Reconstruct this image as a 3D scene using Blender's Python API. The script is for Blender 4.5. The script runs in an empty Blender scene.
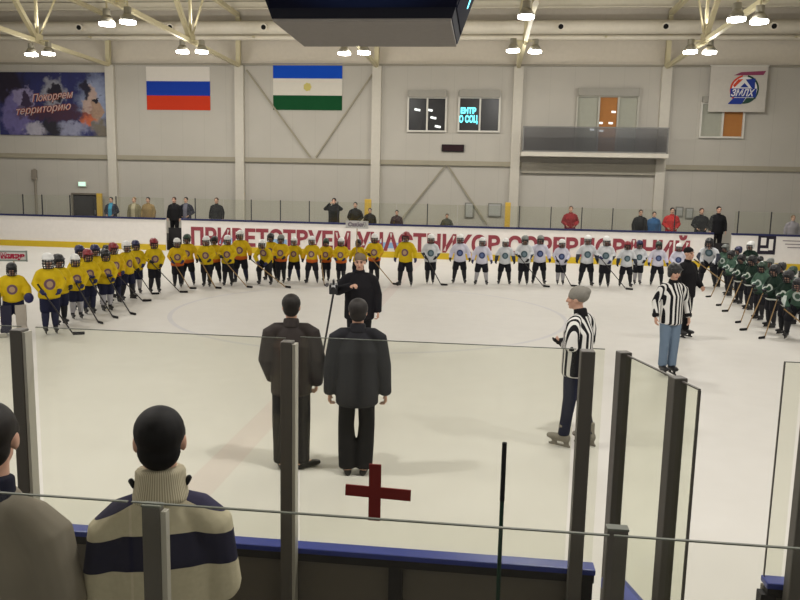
import bpy, bmesh, math, random
from mathutils import Vector, Matrix
random.seed(7)
SC = bpy.context.scene
COL = SC.collection
PI = math.pi

# ------------------------------------------------------------------ camera
PSI, PIT, RHO = math.radians(6.3), math.atan(110 / 750), 0.0218
fwd = Vector((-math.sin(PSI) * math.cos(PIT), math.cos(PSI) * math.cos(PIT), -math.sin(PIT)))
r0 = Vector((math.cos(PSI), math.sin(PSI), 0))
u0 = r0.cross(fwd)
rgt = (r0 * math.cos(RHO) + u0 * math.sin(RHO)).normalized()
upv = rgt.cross(fwd)
cam_d = bpy.data.cameras.new('camera')
cam_d.sensor_width = 36
cam_d.lens = 36 * 750 / 800
cam_d.clip_end = 300
cam = bpy.data.objects.new('camera', cam_d)
COL.objects.link(cam)
m = Matrix((rgt, upv, -fwd)).transposed().to_4x4()
m.translation = (0, 0, 2.84)
cam.matrix_world = m
SC.camera = cam

# ------------------------------------------------------------------ world, light, exposure
SC.view_settings.view_transform = 'Standard'
SC.view_settings.look = 'None'
SC.view_settings.gamma = 1
SC.view_settings.use_curve_mapping = False
SC.view_settings.exposure = 0.0
WLD = bpy.data.worlds.new('hall')
SC.world = WLD
WLD.use_nodes = True
WLD.node_tree.nodes['Background'].inputs[0].default_value = (1.0, 0.97, 0.92, 1)
WLD.node_tree.nodes['Background'].inputs[1].default_value = 0.42
LAMP_POWER = 100
LAMP_COL = (1.0, 0.975, 0.94)


def bulb_light(x, y, z, power):
    l = bpy.data.lights.new('bulb_light', 'POINT')
    l.shadow_soft_size = 0.12
    l.energy = power
    l.color = LAMP_COL
    o = bpy.data.objects.new('bulb_light', l)
    o.location = (x, y, z)
    COL.objects.link(o)


def lamp_light(x, y, z, power=None):
    l = bpy.data.lights.new('lamp_light', 'AREA')
    l.shape = 'DISK'
    l.size = 0.42
    l.energy = power or LAMP_POWER
    l.color = LAMP_COL
    o = bpy.data.objects.new('lamp_light', l)
    o.location = (x, y, z)
    COL.objects.link(o)
    # added upward fill that brightens the roof, not an opening in the lamp
    l2 = l.copy()
    l2.energy = l.energy * 0.3
    o2 = bpy.data.objects.new('roof_fill_light', l2)
    o2.location = (x, y, z + 1.1)
    o2.rotation_euler = (PI, 0, 0)
    COL.objects.link(o2)
    return o


TRUSS_X = [-25.05, -18.46, -11.95, -5.3, 1.27, 7.85, 14.4]
# the rows of the same high-bay lamps that hang above the frame
for tx in TRUSS_X:
    for ly in (5.5, 15.5):
        if (tx, ly) == (-5.3, 15.5):
            continue
        lamp_light(tx, ly, 8.0, LAMP_POWER * (2.8 if ly < 10 else 1.5))


# ------------------------------------------------------------------ helpers
def lin(c):
    def f(v):
        v /= 255
        return v / 12.92 if v <= 0.04045 else ((v + 0.055) / 1.055) ** 2.4
    return (f(c[0]), f(c[1]), f(c[2]), 1)


class NT:
    def __init__(s, name, rough=0.6, spec=0.3, metal=0.0):
        s.m = bpy.data.materials.new(name)
        s.m.use_nodes = True
        s.t = s.m.node_tree
        s.b = s.t.nodes['Principled BSDF']
        s.b.inputs['Roughness'].default_value = rough
        s.b.inputs['Specular IOR Level'].default_value = spec
        s.b.inputs['Metallic'].default_value = metal
        s._obj = None

    def n(s, kind, **kw):
        nd = s.t.nodes.new(kind)
        for k, v in kw.items():
            setattr(nd, k, v)
        return nd

    def l(s, a, b):
        s.t.links.new(a, b)

    def obj(s):
        if not s._obj:
            tc = s.n('ShaderNodeTexCoord')
            sx = s.n('ShaderNodeSeparateXYZ')
            s.l(tc.outputs['Object'], sx.inputs[0])
            s._obj = (tc.outputs['Object'], sx.outputs[0], sx.outputs[1], sx.outputs[2])
        return s._obj

    def math(s, op, a, b=0.0, c=0.0):
        nd = s.n('ShaderNodeMath', operation=op)
        for i, v in enumerate((a, b, c)):
            if isinstance(v, (int, float)):
                nd.inputs[i].default_value = v
            else:
                s.l(v, nd.inputs[i])
        return nd.outputs[0]

    def mix(s, fac, a, b):
        nd = s.n('ShaderNodeMix', data_type='RGBA')
        if isinstance(fac, (int, float)):
            nd.inputs[0].default_value = fac
        else:
            s.l(fac, nd.inputs[0])
        for sock, v in ((nd.inputs[6], a), (nd.inputs[7], b)):
            if isinstance(v, (tuple, list)):
                sock.default_value = v if len(v) == 4 else lin(v)
            else:
                s.l(v, sock)
        return nd.outputs[2]

    def noise(s, scale=4.0, detail=3.0):
        nd = s.n('ShaderNodeTexNoise')
        nd.inputs['Scale'].default_value = scale
        nd.inputs['Detail'].default_value = detail
        s.l(s.obj()[0], nd.inputs['Vector'])
        return nd.outputs['Fac']

    def spot(s, a, b, ca, cb, ra, rb, soft=0.25):
        """1 inside the ellipse centred (ca, cb) in the coordinates a, b, 0 outside"""
        da = s.math('DIVIDE', s.math('SUBTRACT', a, ca), ra)
        db = s.math('DIVIDE', s.math('SUBTRACT', b, cb), rb)
        d = s.math('ADD', s.math('MULTIPLY', da, da), s.math('MULTIPLY', db, db))
        mr = s.n('ShaderNodeMapRange')
        mr.interpolation_type = 'SMOOTHSTEP'
        s.l(d, mr.inputs[0])
        mr.inputs[1].default_value = 1 - soft
        mr.inputs[2].default_value = 1 + soft
        mr.inputs[3].default_value = 1
        mr.inputs[4].default_value = 0
        return mr.outputs[0]

    def done(s, col):
        s.l(col, s.b.inputs['Base Color'])
        return s.m


_mats = {}


def M(name, c, rough=0.6, spec=0.3, metal=0.0, var=0.12, scale=6.0):
    """plain surface with a little procedural mottling"""
    if name in _mats:
        return _mats[name]
    t = NT(name, rough, spec, metal)
    a = lin(c)
    b = tuple(max(0, v * (1 - var)) for v in a[:3]) + (1,)
    _mats[name] = t.done(t.mix(t.noise(scale), b, a))
    return _mats[name]


def emis(name, c, k):
    if name in _mats:
        return _mats[name]
    t = NT(name)
    t.b.inputs['Base Color'].default_value = lin(c)
    t.b.inputs['Emission Color'].default_value = lin(c)
    t.b.inputs['Emission Strength'].default_value = k
    _mats[name] = t.m
    return t.m


def glass_mat(name, tint, gloss=0.06, rough=0.05):
    mt = bpy.data.materials.new(name)
    mt.use_nodes = True
    t = mt.node_tree
    t.nodes.clear()
    o = t.nodes.new('ShaderNodeOutputMaterial')
    tr = t.nodes.new('ShaderNodeBsdfTransparent')
    tr.inputs[0].default_value = tint
    g = t.nodes.new('ShaderNodeBsdfGlossy')
    g.inputs['Roughness'].default_value = rough
    mx = t.nodes.new('ShaderNodeMixShader')
    mx.inputs[0].default_value = gloss
    t.links.new(tr.outputs[0], mx.inputs[1])
    t.links.new(g.outputs[0], mx.inputs[2])
    t.links.new(mx.outputs[0], o.inputs[0])
    return mt


def link(name, me, mt, parent=None, loc=None):
    o = bpy.data.objects.new(name, me)
    COL.objects.link(o)
    if mt is not None and not me.materials:
        me.materials.append(mt)
    if parent is not None:
        o.parent = parent
    if loc is not None:
        o.location = loc
    return o


def tag(o, label=None, cat=None, group=None, kind=None):
    if label:
        o['label'] = label
    if cat:
        o['category'] = cat
    if group:
        o['group'] = group
    if kind:
        o['kind'] = kind
    return o


def empty(name, loc=(0, 0, 0), rz=0.0, label=None, cat=None, group=None):
    o = bpy.data.objects.new(name, None)
    o.location = loc
    o.rotation_euler = (0, 0, rz)
    COL.objects.link(o)
    return tag(o, label, cat, group)


def box(bm, c, s, rot=None, bev=0.0):
    r = bmesh.ops.create_cube(bm, size=1)
    vs = r['verts']
    mt = Matrix.Translation(c) @ (rot.to_4x4() if rot else Matrix()) @ Matrix.Diagonal((*s, 1))
    bmesh.ops.transform(bm, matrix=mt, verts=vs)
    if bev:
        es = list({e for v in vs for e in v.link_edges})
        bmesh.ops.bevel(bm, geom=es, offset=bev, segments=2, affect='EDGES', profile=0.6)


def tube(bm, pts, rads, side=(1, 0, 0), n=12, cap=1.0):
    """closed swept tube; rads scalars or (along side, across)"""
    pts = [Vector(p) for p in pts]
    rads = [(r, r) if isinstance(r, (int, float)) else r for r in rads]
    side = Vector(side)
    rings = []

    def ring(p, t, ra, rb):
        a = side - t * side.dot(t)
        if a.length < 1e-3:
            a = Vector((0, 1, 0)) - t * t.y
        a.normalize()
        b = t.cross(a)
        return [bm.verts.new(p + a * (ra * math.cos(2 * PI * k / n)) + b * (rb * math.sin(2 * PI * k / n))) for k in range(n)]
    N = len(pts)
    tans = []
    for i in range(N):
        d = pts[min(i + 1, N - 1)] - pts[max(i - 1, 0)]
        tans.append(d.normalized())
    r = min(rads[0]) * cap
    t = tans[0]
    v0 = bm.verts.new(pts[0] - t * r)
    for off, sc in ((0.87, 0.5), (0.5, 0.86)):
        rings.append(ring(pts[0] - t * r * off, t, rads[0][0] * sc, rads[0][1] * sc))
    for p, t, q in zip(pts, tans, rads):
        rings.append(ring(p, t, *q))
    r = min(rads[-1]) * cap
    t = tans[-1]
    for off, sc in ((0.5, 0.86), (0.87, 0.5)):
        rings.append(ring(pts[-1] + t * r * off, t, rads[-1][0] * sc, rads[-1][1] * sc))
    v1 = bm.verts.new(pts[-1] + t * r)
    for A, B in zip(rings, rings[1:]):
        for k in range(n):
            bm.faces.new((A[k], A[(k + 1) % n], B[(k + 1) % n], B[k]))
    for k in range(n):
        bm.faces.new((v0, rings[0][(k + 1) % n], rings[0][k]))
        bm.faces.new((v1, rings[-1][k], rings[-1][(k + 1) % n]))


def ball(bm, c, r, n=14):
    r = (r, r, r) if isinstance(r, (int, float)) else r
    bmesh.ops.create_uvsphere(bm, u_segments=n, v_segments=max(6, n * 2 // 3), radius=1,
                              matrix=Matrix.Translation(c) @ Matrix.Diagonal((*r, 1)))


def cyl(bm, p0, p1, r, n=12, r1=None):
    p0, p1 = Vector(p0), Vector(p1)
    d = p1 - p0
    q = d.to_track_quat('Z', 'Y').to_matrix().to_4x4()
    bmesh.ops.create_cone(bm, cap_ends=True, segments=n, radius1=r, radius2=r if r1 is None else r1, depth=d.length,
                          matrix=Matrix.Translation((p0 + p1) / 2) @ q)


def beam(bm, p0, p1, w, h, up=(0, 0, 1)):
    p0, p1 = Vector(p0), Vector(p1)
    d = p1 - p0
    z = d.normalized()
    x = Vector(up).cross(z)
    if x.length < 1e-4:
        x = Vector((1, 0, 0))
    x.normalize()
    y = z.cross(x)
    box(bm, (p0 + p1) / 2, (w, h, d.length), Matrix((x, y, z)).transposed())


def mesh(bm, name, smooth=False):
    bmesh.ops.recalc_face_normals(bm, faces=bm.faces[:])
    me = bpy.data.meshes.new(name)
    bm.to_mesh(me)
    bm.free()
    if smooth:
        me.polygons.foreach_set('use_smooth', [True] * len(me.polygons))
    return me


def B(name, mt, build, parent=None, smooth=False, loc=None):
    bm = bmesh.new()
    build(bm)
    return link(name, mesh(bm, name, smooth), mt, parent, loc)


def BX(name, mt, c, s, parent=None, bev=0.0, rot=None):
    return B(name, mt, lambda b: box(b, c, s, rot, bev), parent)


def fuse(bm, name, voxel, it=4):
    """one continuous skin over everything in bm"""
    me = bpy.data.meshes.new(name)
    bmesh.ops.recalc_face_normals(bm, faces=bm.faces[:])
    bm.to_mesh(me)
    bm.free()
    o = bpy.data.objects.new('fuse', me)
    COL.objects.link(o)
    r = o.modifiers.new('r', 'REMESH')
    r.mode = 'VOXEL'
    r.voxel_size = voxel
    if it:
        s = o.modifiers.new('s', 'SMOOTH')
        s.factor = 0.5
        s.iterations = it
    dg = bpy.context.evaluated_depsgraph_get()
    out = bpy.data.meshes.new_from_object(o.evaluated_get(dg))
    out.name = name
    bpy.data.objects.remove(o)
    bpy.data.meshes.remove(me)
    out.polygons.foreach_set('use_smooth', [True] * len(out.polygons))
    return out


def text_mesh(s, size, depth=0.006, shear=0.0, bold=0.0, width=None, align='LEFT'):
    """flat letters in the x-z plane facing -y; width stretches the line to that length"""
    cu = bpy.data.curves.new('lettering', 'FONT')
    cu.body = s
    cu.size = size
    cu.extrude = depth
    cu.shear = shear
    cu.offset = bold
    cu.align_x = align
    cu.resolution_u = 3
    o = bpy.data.objects.new('lettering', cu)
    COL.objects.link(o)
    dg = bpy.context.evaluated_depsgraph_get()
    me = bpy.data.meshes.new_from_object(o.evaluated_get(dg))
    bpy.data.objects.remove(o)
    xs = [v.co.x for v in me.vertices] or [0, 1]
    k = width / (max(xs) - min(xs)) if width else 1.0
    x0 = min(xs) if width else 0.0
    me.transform(Matrix.Rotation(PI / 2, 4, 'X') @ Matrix.Diagonal((k, 1, 1, 1)) @ Matrix.Translation((-x0, 0, 0)))
    return me


ORD = ('first second third fourth fifth sixth seventh eighth ninth tenth eleventh twelfth thirteenth fourteenth fifteenth '
       'sixteenth seventeenth eighteenth nineteenth twentieth').split()

# ------------------------------------------------------------------ setting
def ice_material():
    t = NT('ice', 0.5, 0.12)
    vec, x, y, z = t.obj()
    base = t.mix(t.noise(0.35, 4), (195, 192, 186), (207, 204, 198))
    fine = t.noise(3.0, 6)
    base = t.mix(t.math('MULTIPLY', fine, 0.16), base, (180, 175, 166))
    # painted under the ice: centre line, circle, blue lines
    w = t.math('LESS_THAN', t.math('ABSOLUTE', t.math('ADD', x, 2.6)), 0.17)
    base = t.mix(t.math('MULTIPLY', w, 0.22), base, (186, 150, 146))
    dx = t.math('ADD', x, 2.6)
    dy = t.math('SUBTRACT', y, 17.2)
    rr = t.math('SQRT', t.math('ADD', t.math('MULTIPLY', dx, dx), t.math('MULTIPLY', dy, dy)))
    ring = t.math('LESS_THAN', t.math('ABSOLUTE', t.math('SUBTRACT', rr, 4.5)), 0.05)
    base = t.mix(t.math('MULTIPLY', ring, 0.26), base, (150, 152, 176))
    r = t.math('ADD', t.math('MULTIPLY', fine, 0.22), 0.38)
    t.l(r, t.b.inputs['Roughness'])
    return t.done(base)


def S(name, mt, build, smooth=False):
    return tag(B(name, mt, build, None, smooth), kind='structure')


S('floor', ice_material(), lambda b: box(b, (-3, 14, -0.1), (74, 36, 0.2)))
concrete = M('concrete', (120, 116, 108), 0.8, 0.2)
S('floor_far_walkway', M('walkway_rubber', (62, 60, 58), 0.8, 0.2), lambda b: box(b, (-3, 34.0, 0.225), (74, 4.6, 0.45)))
S('floor_near_walkway', concrete, lambda b: box(b, (-1, 0.5, 0.225), (12, 4.6, 0.45)))


def wall_material(name, a, bcol, seam):
    t = NT(name, 0.7, 0.2)
    vec, x, y, z = t.obj()
    c = t.mix(t.noise(0.8, 5), a, bcol)
    p = t.math('PINGPONG', t.math('ADD', x, 0.55), seam / 2)
    line = t.math('LESS_THAN', p, 0.012)
    c = t.mix(t.math('MULTIPLY', line, 0.14), c, (110, 104, 94))
    return t.done(c)


WALLM = wall_material('wall_panel', (172, 167, 157), (181, 176, 166), 1.1)
TRIMM = M('wall_trim_paint', (196, 190, 177), 0.6)
DARKTRIM = M('wall_rail_paint', (152, 146, 132), 0.6)
BRACE = M('wall_brace_paint', (154, 147, 128), 0.6)
STEEL = M('truss_paint', (206, 196, 160), 0.5)
PURL = M('roof_purlin', (222, 215, 196), 0.5)
S('wall_back', WALLM, lambda b: box(b, (-3, 36.15, 4.3), (74, 0.2, 8.6)))
S('wall_back_upper', M('upper_wall_panel', (208, 199, 183), 0.7), lambda b: box(b, (-3, 36.25, 9.9), (74, 0.2, 2.7)))
S('trim_1', DARKTRIM, lambda b: box(b, (-3, 36.03, 8.62), (74, 0.12, 0.09)))
S('trim_2', BRACE, lambda b: box(b, (-3, 35.99, 4.14), (74, 0.12, 0.22)))
for i, tx in enumerate(TRUSS_X):
    S('trim_%d' % (i + 3), TRIMM, lambda b: box(b, (tx + 0.02, 35.95, 4.3), (0.44, 0.24, 8.5), None, 0.02))
for k, (p0, p1) in enumerate([((-11.6, 8.35), (-8.45, 4.3)), ((-5.5, 8.2), (-8.2, 4.3)), ((-1.95, 4.05), (-4.1, 1.3)), ((-1.85, 4.05), (0.1, 1.3))]):
    S('trim_%d' % (k + 10), BRACE, lambda b: beam(b, (p0[0], 36.02, p0[1]), (p1[0], 36.02, p1[1]), 0.07, 0.13, (0, 1, 0)))
S('ceiling', M('roof_deck', (206, 200, 184), 0.6), lambda b: box(b, (-3, 14, 11.35), (74, 50, 0.1)))
for k, py in enumerate([35.2, 33.4, 31.6, 29.8, 28.0, 26.2, 24.4]):
    def bl(b):
        box(b, (-3, py, 11.1), (74, 0.09, 0.34))
        box(b, (-3, py - 0.09, 10.95), (74, 0.16, 0.05))
    S('ceiling_purlin_trim_%d' % k, PURL, bl)


# ------------------------------------------------------------------ roof trusses, ducts, lamps
def truss(tx, label):
    t = empty('roof_truss', (tx, 36, 8.55), 0, label, 'roof truss', 'steel roof trusses across the hall')

    def P(name, p0, p1, w, h):
        return B(name, STEEL, lambda b: beam(b, p0, p1, w, h, (1, 0, 0)), t)
    P('bottom_chord', (0, -0.1, 0), (0, -30, 0), 0.16, 0.14)
    P('top_chord', (0, -0.1, 2.3), (0, -30, 2.3), 0.18, 0.18)
    P('end_post', (0, -0.12, 0.0), (0, -0.12, 2.2), 0.2, 0.2)
    for k in range(5):
        y = -6 * (k + 1)
        P('web_post', (0, y, 0), (0, y, 2.2), 0.1, 0.1)
        P('web_brace', (0.0, y, 0), (0, y + 1.6, 2.2), 0.06, 0.06)
        P('web_brace', (0.0, y, 0), (0, y - 2.4, 2.2), 0.18, 0.16)
        B('gusset', STEEL, lambda b: box(b, (0, y, 0.1), (0.2, 0.5, 0.34), None, 0.01), t)


near_what = ['past the scenic banner', 'above the pillar beside the scenic banner', 'between the two flags', 'behind the hanging scoreboard',
             'beside the two office windows', 'above the pillar by the round logo banner', 'past the round logo banner']
for tx, wname in zip(TRUSS_X, near_what):
    truss(tx, 'cream steel roof truss running over the ice ' + wname)

duct = empty('air_duct', (-3, 35.3, 10.15), 0, 'long cream round air duct with dark nozzles along the top of the far wall', 'air duct')
DUCTM = M('duct_sheet', (228, 220, 202), 0.45, 0.4)
B('duct_pipe', DUCTM, lambda b: cyl(b, (-36, 0, 0), (36, 0, 0), 0.30, 20), duct, True)
for k in range(14):
    x = -25.3 + 4.47 * k
    nz = B('nozzle', DUCTM, lambda b: cyl(b, (x, -0.27, -0.02), (x, -0.42, -0.06), 0.17, 14), duct)
    B('nozzle_opening', M('nozzle_black', (16, 15, 15), 0.8), lambda b: cyl(b, (x, -0.41, -0.06), (x, -0.44, -0.065), 0.11, 14), nz)
duct2 = empty('pipe', (-3, 35.4, 9.72), 0, 'thin cream pipe running below the big air duct on the far wall', 'pipe')
B('pipe_run', DUCTM, lambda b: cyl(b, (-36, 0, 0), (36, 0, 0), 0.11, 12), duct2, True)
for k in range(9):
    B('pipe_clip', STEEL, lambda b: box(b, (-32 + 8 * k, 0.1, 0), (0.08, 0.75, 0.06)), duct2)

LAMP_ON = emis('lamp_diffuser', (255, 252, 240), 14.0)
HOUS = M('lamp_housing', (150, 145, 130), 0.4, 0.5, 0.5)


def high_bay(x, y, z, label):
    t = empty('high_bay_lamp', (x, y, z), 0, label, 'ceiling lamp', 'round high-bay lamps on the trusses')
    B('reflector', HOUS, lambda b: cyl(b, (0, 0, 0.02), (0, 0, 0.24), 0.27, 20, 0.13), t, True)
    B('ballast', HOUS, lambda b: cyl(b, (0, 0, 0.24), (0, 0, 0.44), 0.12, 14), t)
    B('hanger', STEEL, lambda b: cyl(b, (0, 0, 0.44), (0, 0, 8.56 - z), 0.03, 8), t)
    B('diffuser', LAMP_ON, lambda b: cyl(b, (0, 0, -0.05), (0, 0, 0.02), 0.25, 20), t)
    tx = min(TRUSS_X, key=lambda q: abs(q - x))
    BX('bracket_arm', STEEL, ((tx - x) / 2, 0, 8.55 - z), (abs(tx - x) + 0.04, 0.05, 0.05), t)
    bulb_light(x, y, z - 0.2, LAMP_POWER * 1.2)
    lamp_light(x, y, z - 0.08, LAMP_POWER * 0.8)


LP = [(-18.75, 30, 8.02, 'round lamp, first of the pair above the scenic banner'), (-18.0, 30, 8.06, 'round lamp, second of the pair above the scenic banner'),
      (-12.3, 30, 8.14, 'round lamp above the white-blue-red flag, first of its pair'), (-11.5, 30, 8.14, 'round lamp between the two flags, second of its pair'),
      (-5.72, 30, 8.09, 'round lamp just under the scoreboard, first of its pair'), (-4.93, 30, 8.12, 'round lamp just under the scoreboard, second of its pair'),
      (0.82, 30, 8.2, 'round lamp over the office windows, first of its pair'), (1.65, 30, 8.17, 'round lamp over the office windows, second of its pair'),
      (7.36, 30, 8.17, 'round lamp over the pillar by the logo banner, first of its pair'), (8.05, 30, 8.15, 'round lamp over the pillar by the logo banner, second of its pair'),
      (-12.2, 23.7, 7.88, 'round lamp near the top edge over the tricolour flag, first of its pair'), (-11.5, 23.7, 7.94, 'round lamp near the top edge over the tricolour flag, second of its pair'),
      (0.99, 23.7, 8.06, 'single round lamp near the top edge beside the scoreboard'),
      (6.95, 23.4, 7.9, 'round lamp near the top edge by the logo banner, first of its pair'), (7.68, 23.7, 7.9, 'round lamp near the top edge by the logo banner, second of its pair')]
for a in LP:
    high_bay(*a)

# ------------------------------------------------------------------ scoreboard
sb = empty('scoreboard', (-2.68, 17.4, 6.31), 0, 'large dark hanging scoreboard with grey underside above the ice', 'scoreboard')


def frustum(b, x0, x1, y0, y1, z0, ex, ey, z1):
    a = [b.verts.new(p) for p in ((x0, y0, z0), (x1, y0, z0), (x1, y1, z0), (x0, y1, z0))]
    c = [b.verts.new(p) for p in ((x0 - ex, y0 - ey, z1), (x1 + ex, y0 - ey, z1), (x1 + ex, y1 + ey, z1), (x0 - ex, y1 + ey, z1))]
    b.faces.new(a[::-1])
    b.faces.new(c)
    for k in range(4):
        b.faces.new((a[k], a[(k + 1) % 4], c[(k + 1) % 4], c[k]))


B('housing', M('scoreboard_case', (26, 27, 36), 0.8, 0.1), lambda b: frustum(b, -1.92, 1.86, -1.4, 1.4, 0.03, 0.62, 0.5, 1.9), sb)
B('underside_panel', M('scoreboard_underside', (132, 128, 124), 0.8, 0.1), lambda b: box(b, (-0.03, 0, 0.0), (3.74, 2.76, 0.06), None, 0.01), sb)
scrm = NT('scoreboard_screen', 0.9, 0.05)
scrm = scrm.done(scrm.mix(scrm.spot(scrm.obj()[1], scrm.obj()[3], 0.1, 1.0, 1.6, 0.8, 0.9), (14, 16, 30), (24, 34, 66)))
B('front_screen', scrm, lambda b: box(b, (0, -1.66, 0.95), (3.9, 0.03, 1.5), Matrix.Rotation(math.atan(0.5 / 1.87), 3, 'X')), sb)
B('side_screen', scrm, lambda b: box(b, (2.17, 0, 0.95), (0.03, 2.6, 1.5), Matrix.Rotation(math.atan(0.62 / 1.87), 3, 'Y')), sb)
B('lit_digit', emis('led_cyan', (120, 225, 245), 2.0), lambda b: (box(b, (2.16, 0.55, 0.86), (0.03, 0.07, 0.42), Matrix.Rotation(math.atan(0.62 / 1.87), 3, 'Y')),
                                                                 box(b, (2.22, 0.4, 1.05), (0.03, 0.36, 0.07), Matrix.Rotation(math.atan(0.62 / 1.87), 3, 'Y'))), sb)
for sx in (-1.2, 1.2):
    B('hanging_cable', STEEL, lambda b: cyl(b, (sx, 0, 1.88), (sx, 0, 4.55), 0.03, 8), sb)

# ------------------------------------------------------------------ far wall: windows, balcony, banners
FRAME = M('window_frame_white', (206, 202, 192), 0.5)
SHUT = M('shutter_box', (150, 146, 136), 0.5)
DARKG = M('dark_room', (30, 29, 30), 0.35, 0.5)
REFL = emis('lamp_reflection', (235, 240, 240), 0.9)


def wall_window(name, x0, x1, z0, z1, cols, shutter=0.3, frame=FRAME):
    """window set in the far wall; cols = [(x0, x1, material)]"""
    t = bpy.data.objects.new(name, None)
    COL.objects.link(t)
    t.location = ((x0 + x1) / 2, 36.05, z0)
    tag(t, kind='structure')
    cx = (x0 + x1) / 2
    h = z1 - z0
    BX('shutter_box', SHUT, (0, -0.1, h - shutter / 2), (x1 - x0, 0.28, shutter), t, 0.02)
    for a, c, mt in cols:
        BX('pane', mt, ((a + c) / 2 - cx, -0.02, (h - shutter) / 2), (c - a, 0.02, h - shutter - 0.08), t)

    def fr(b):
        for q in [x0, x1] + [c for _, c, _ in cols[:-1]]:
            box(b, (q - cx, -0.07, (h - shutter) / 2), (0.08, 0.12, h - shutter))
        for q in (0.0, h - shutter):
            box(b, ((0), -0.07, q), (x1 - x0 + 0.08, 0.14, 0.08))
    B('frame', frame, fr, t)
    return t


w1 = wall_window('window_1', -3.78, -2.0, 5.6, 7.48, [(-3.78, -2.88, DARKG), (-2.88, -2.0, DARKG)], 0.34)
w2 = wall_window('window_2', -1.4, 0.48, 5.62, 7.5, [(-1.4, -0.42, DARKG), (-0.42, 0.48, DARKG)], 0.34)
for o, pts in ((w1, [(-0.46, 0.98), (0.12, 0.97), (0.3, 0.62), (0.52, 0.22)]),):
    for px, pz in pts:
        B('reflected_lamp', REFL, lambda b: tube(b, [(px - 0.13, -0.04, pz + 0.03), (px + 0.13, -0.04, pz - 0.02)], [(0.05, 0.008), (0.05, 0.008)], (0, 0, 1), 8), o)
CY = emis('cyan_reflection', (110, 222, 236), 1.5)  # scoreboard's reflection in the pane, put in as glowing letters
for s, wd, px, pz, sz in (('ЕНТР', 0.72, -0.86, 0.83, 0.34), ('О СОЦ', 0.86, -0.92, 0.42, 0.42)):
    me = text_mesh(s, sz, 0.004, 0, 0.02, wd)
    link('reflected_lettering', me, CY, w2, (px, -0.045, pz))
ORNG = M('orange_curtain', (168, 112, 58), 0.7)
GRYG = M('grey_blind', (160, 160, 146), 0.6)
w3 = wall_window('window_3', 4.0, 6.72, 4.72, 7.62, [(4.0, 4.98, GRYG), (4.98, 5.84, ORNG), (5.84, 6.72, GRYG)], 0.36, M('frame_grey', (176, 172, 160), 0.5))
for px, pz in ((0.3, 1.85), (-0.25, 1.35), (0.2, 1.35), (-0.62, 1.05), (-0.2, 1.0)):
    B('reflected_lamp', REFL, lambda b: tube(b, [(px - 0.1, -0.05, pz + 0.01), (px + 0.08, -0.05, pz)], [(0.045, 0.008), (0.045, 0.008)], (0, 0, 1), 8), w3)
w4 = wall_window('window_4', 9.5, 11.36, 5.5, 7.3, [(9.5, 10.45, GRYG), (10.45, 11.36, ORNG)], 0.3)

bal = empty('balcony', (4.75, 35.6, 4.6), 0, 'small balcony with grey glass railing on the far wall', 'balcony')
BX('slab', TRIMM, (0, -0.1, -0.02), (6.5, 1.0, 0.2), bal, 0.02)
BX('railing_glass', glass_mat('smoked_glass', (0.5, 0.5, 0.51, 1), 0.05, 0.3), (0, -0.55, 0.66), (6.32, 0.02, 1.04), bal)
B('railing_frame', M('railing_grey', (120, 118, 114), 0.5), lambda b: (box(b, (0, -0.55, 1.2), (6.4, 0.06, 0.05)), box(b, (0, -0.55, 0.12), (6.4, 0.05, 0.05)),
                                                                      box(b, (-3.17, -0.55, 0.64), (0.05, 0.05, 1.12)), box(b, (3.17, -0.55, 0.64), (0.05, 0.05, 1.12))), bal)
BX('lower_beam', DARKTRIM, (0, 0.32, -0.6), (6.3, 0.06, 0.5), bal)

led = empty('display_panel', (-1.63, 36.0, 4.84), 0, 'small black electronic display under the two office windows', 'display')
BX('case', M('display_black', (24, 18, 20), 0.4), (0, 0, 0), (1.05, 0.1, 0.34), led, 0.02)
BX('screen', M('display_screen', (40, 16, 22), 0.3), (0, -0.06, 0), (0.95, 0.02, 0.25), led)


def flag(name, x0, x1, stripes, label):
    t = empty(name, ((x0 + x1) / 2, 36.03, stripes[-1][1]), 0, label, 'flag')
    z0 = stripes[-1][1]
    for a, c, nm, col in stripes:
        BX('stripe', M(nm, col, 0.8, 0.1, 0, 0.06), (0, 0, (a + c) / 2 - z0), (x1 - x0, 0.03, a - c), t)['label'] = nm.replace('_', ' ')
    return t


flag('tricolour_flag', -16.63, -13.43, [(8.5, 7.82, 'white_flag_cloth', (214, 208, 198)), (7.82, 7.14, 'blue_flag_cloth', (28, 60, 158)), (7.14, 6.46, 'red_flag_cloth', (192, 58, 34))],
     'white, blue and red striped flag hung on the far wall')
fb = flag('republic_flag', -10.3, -6.95, [(8.68, 7.98, 'bright_blue_flag_cloth', (22, 74, 184)), (7.98, 7.2, 'pale_flag_cloth', (212, 206, 194)), (7.2, 6.52, 'green_flag_cloth', (22, 74, 42))],
          'blue, white and green striped flag with small yellow emblem on far wall')


def flower(b):
    for k in range(7):
        a = 2 * PI * k / 7
        cyl(b, (0.12 * math.cos(a), -0.018, 1.07 + 0.12 * math.sin(a)), (0.12 * math.cos(a), -0.024, 1.07 + 0.12 * math.sin(a)), 0.08, 10)
    cyl(b, (0, -0.018, 1.07), (0, -0.026, 1.07), 0.13, 14)


B('emblem', M('emblem_yellow', (206, 192, 110), 0.7), flower, fb)

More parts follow.
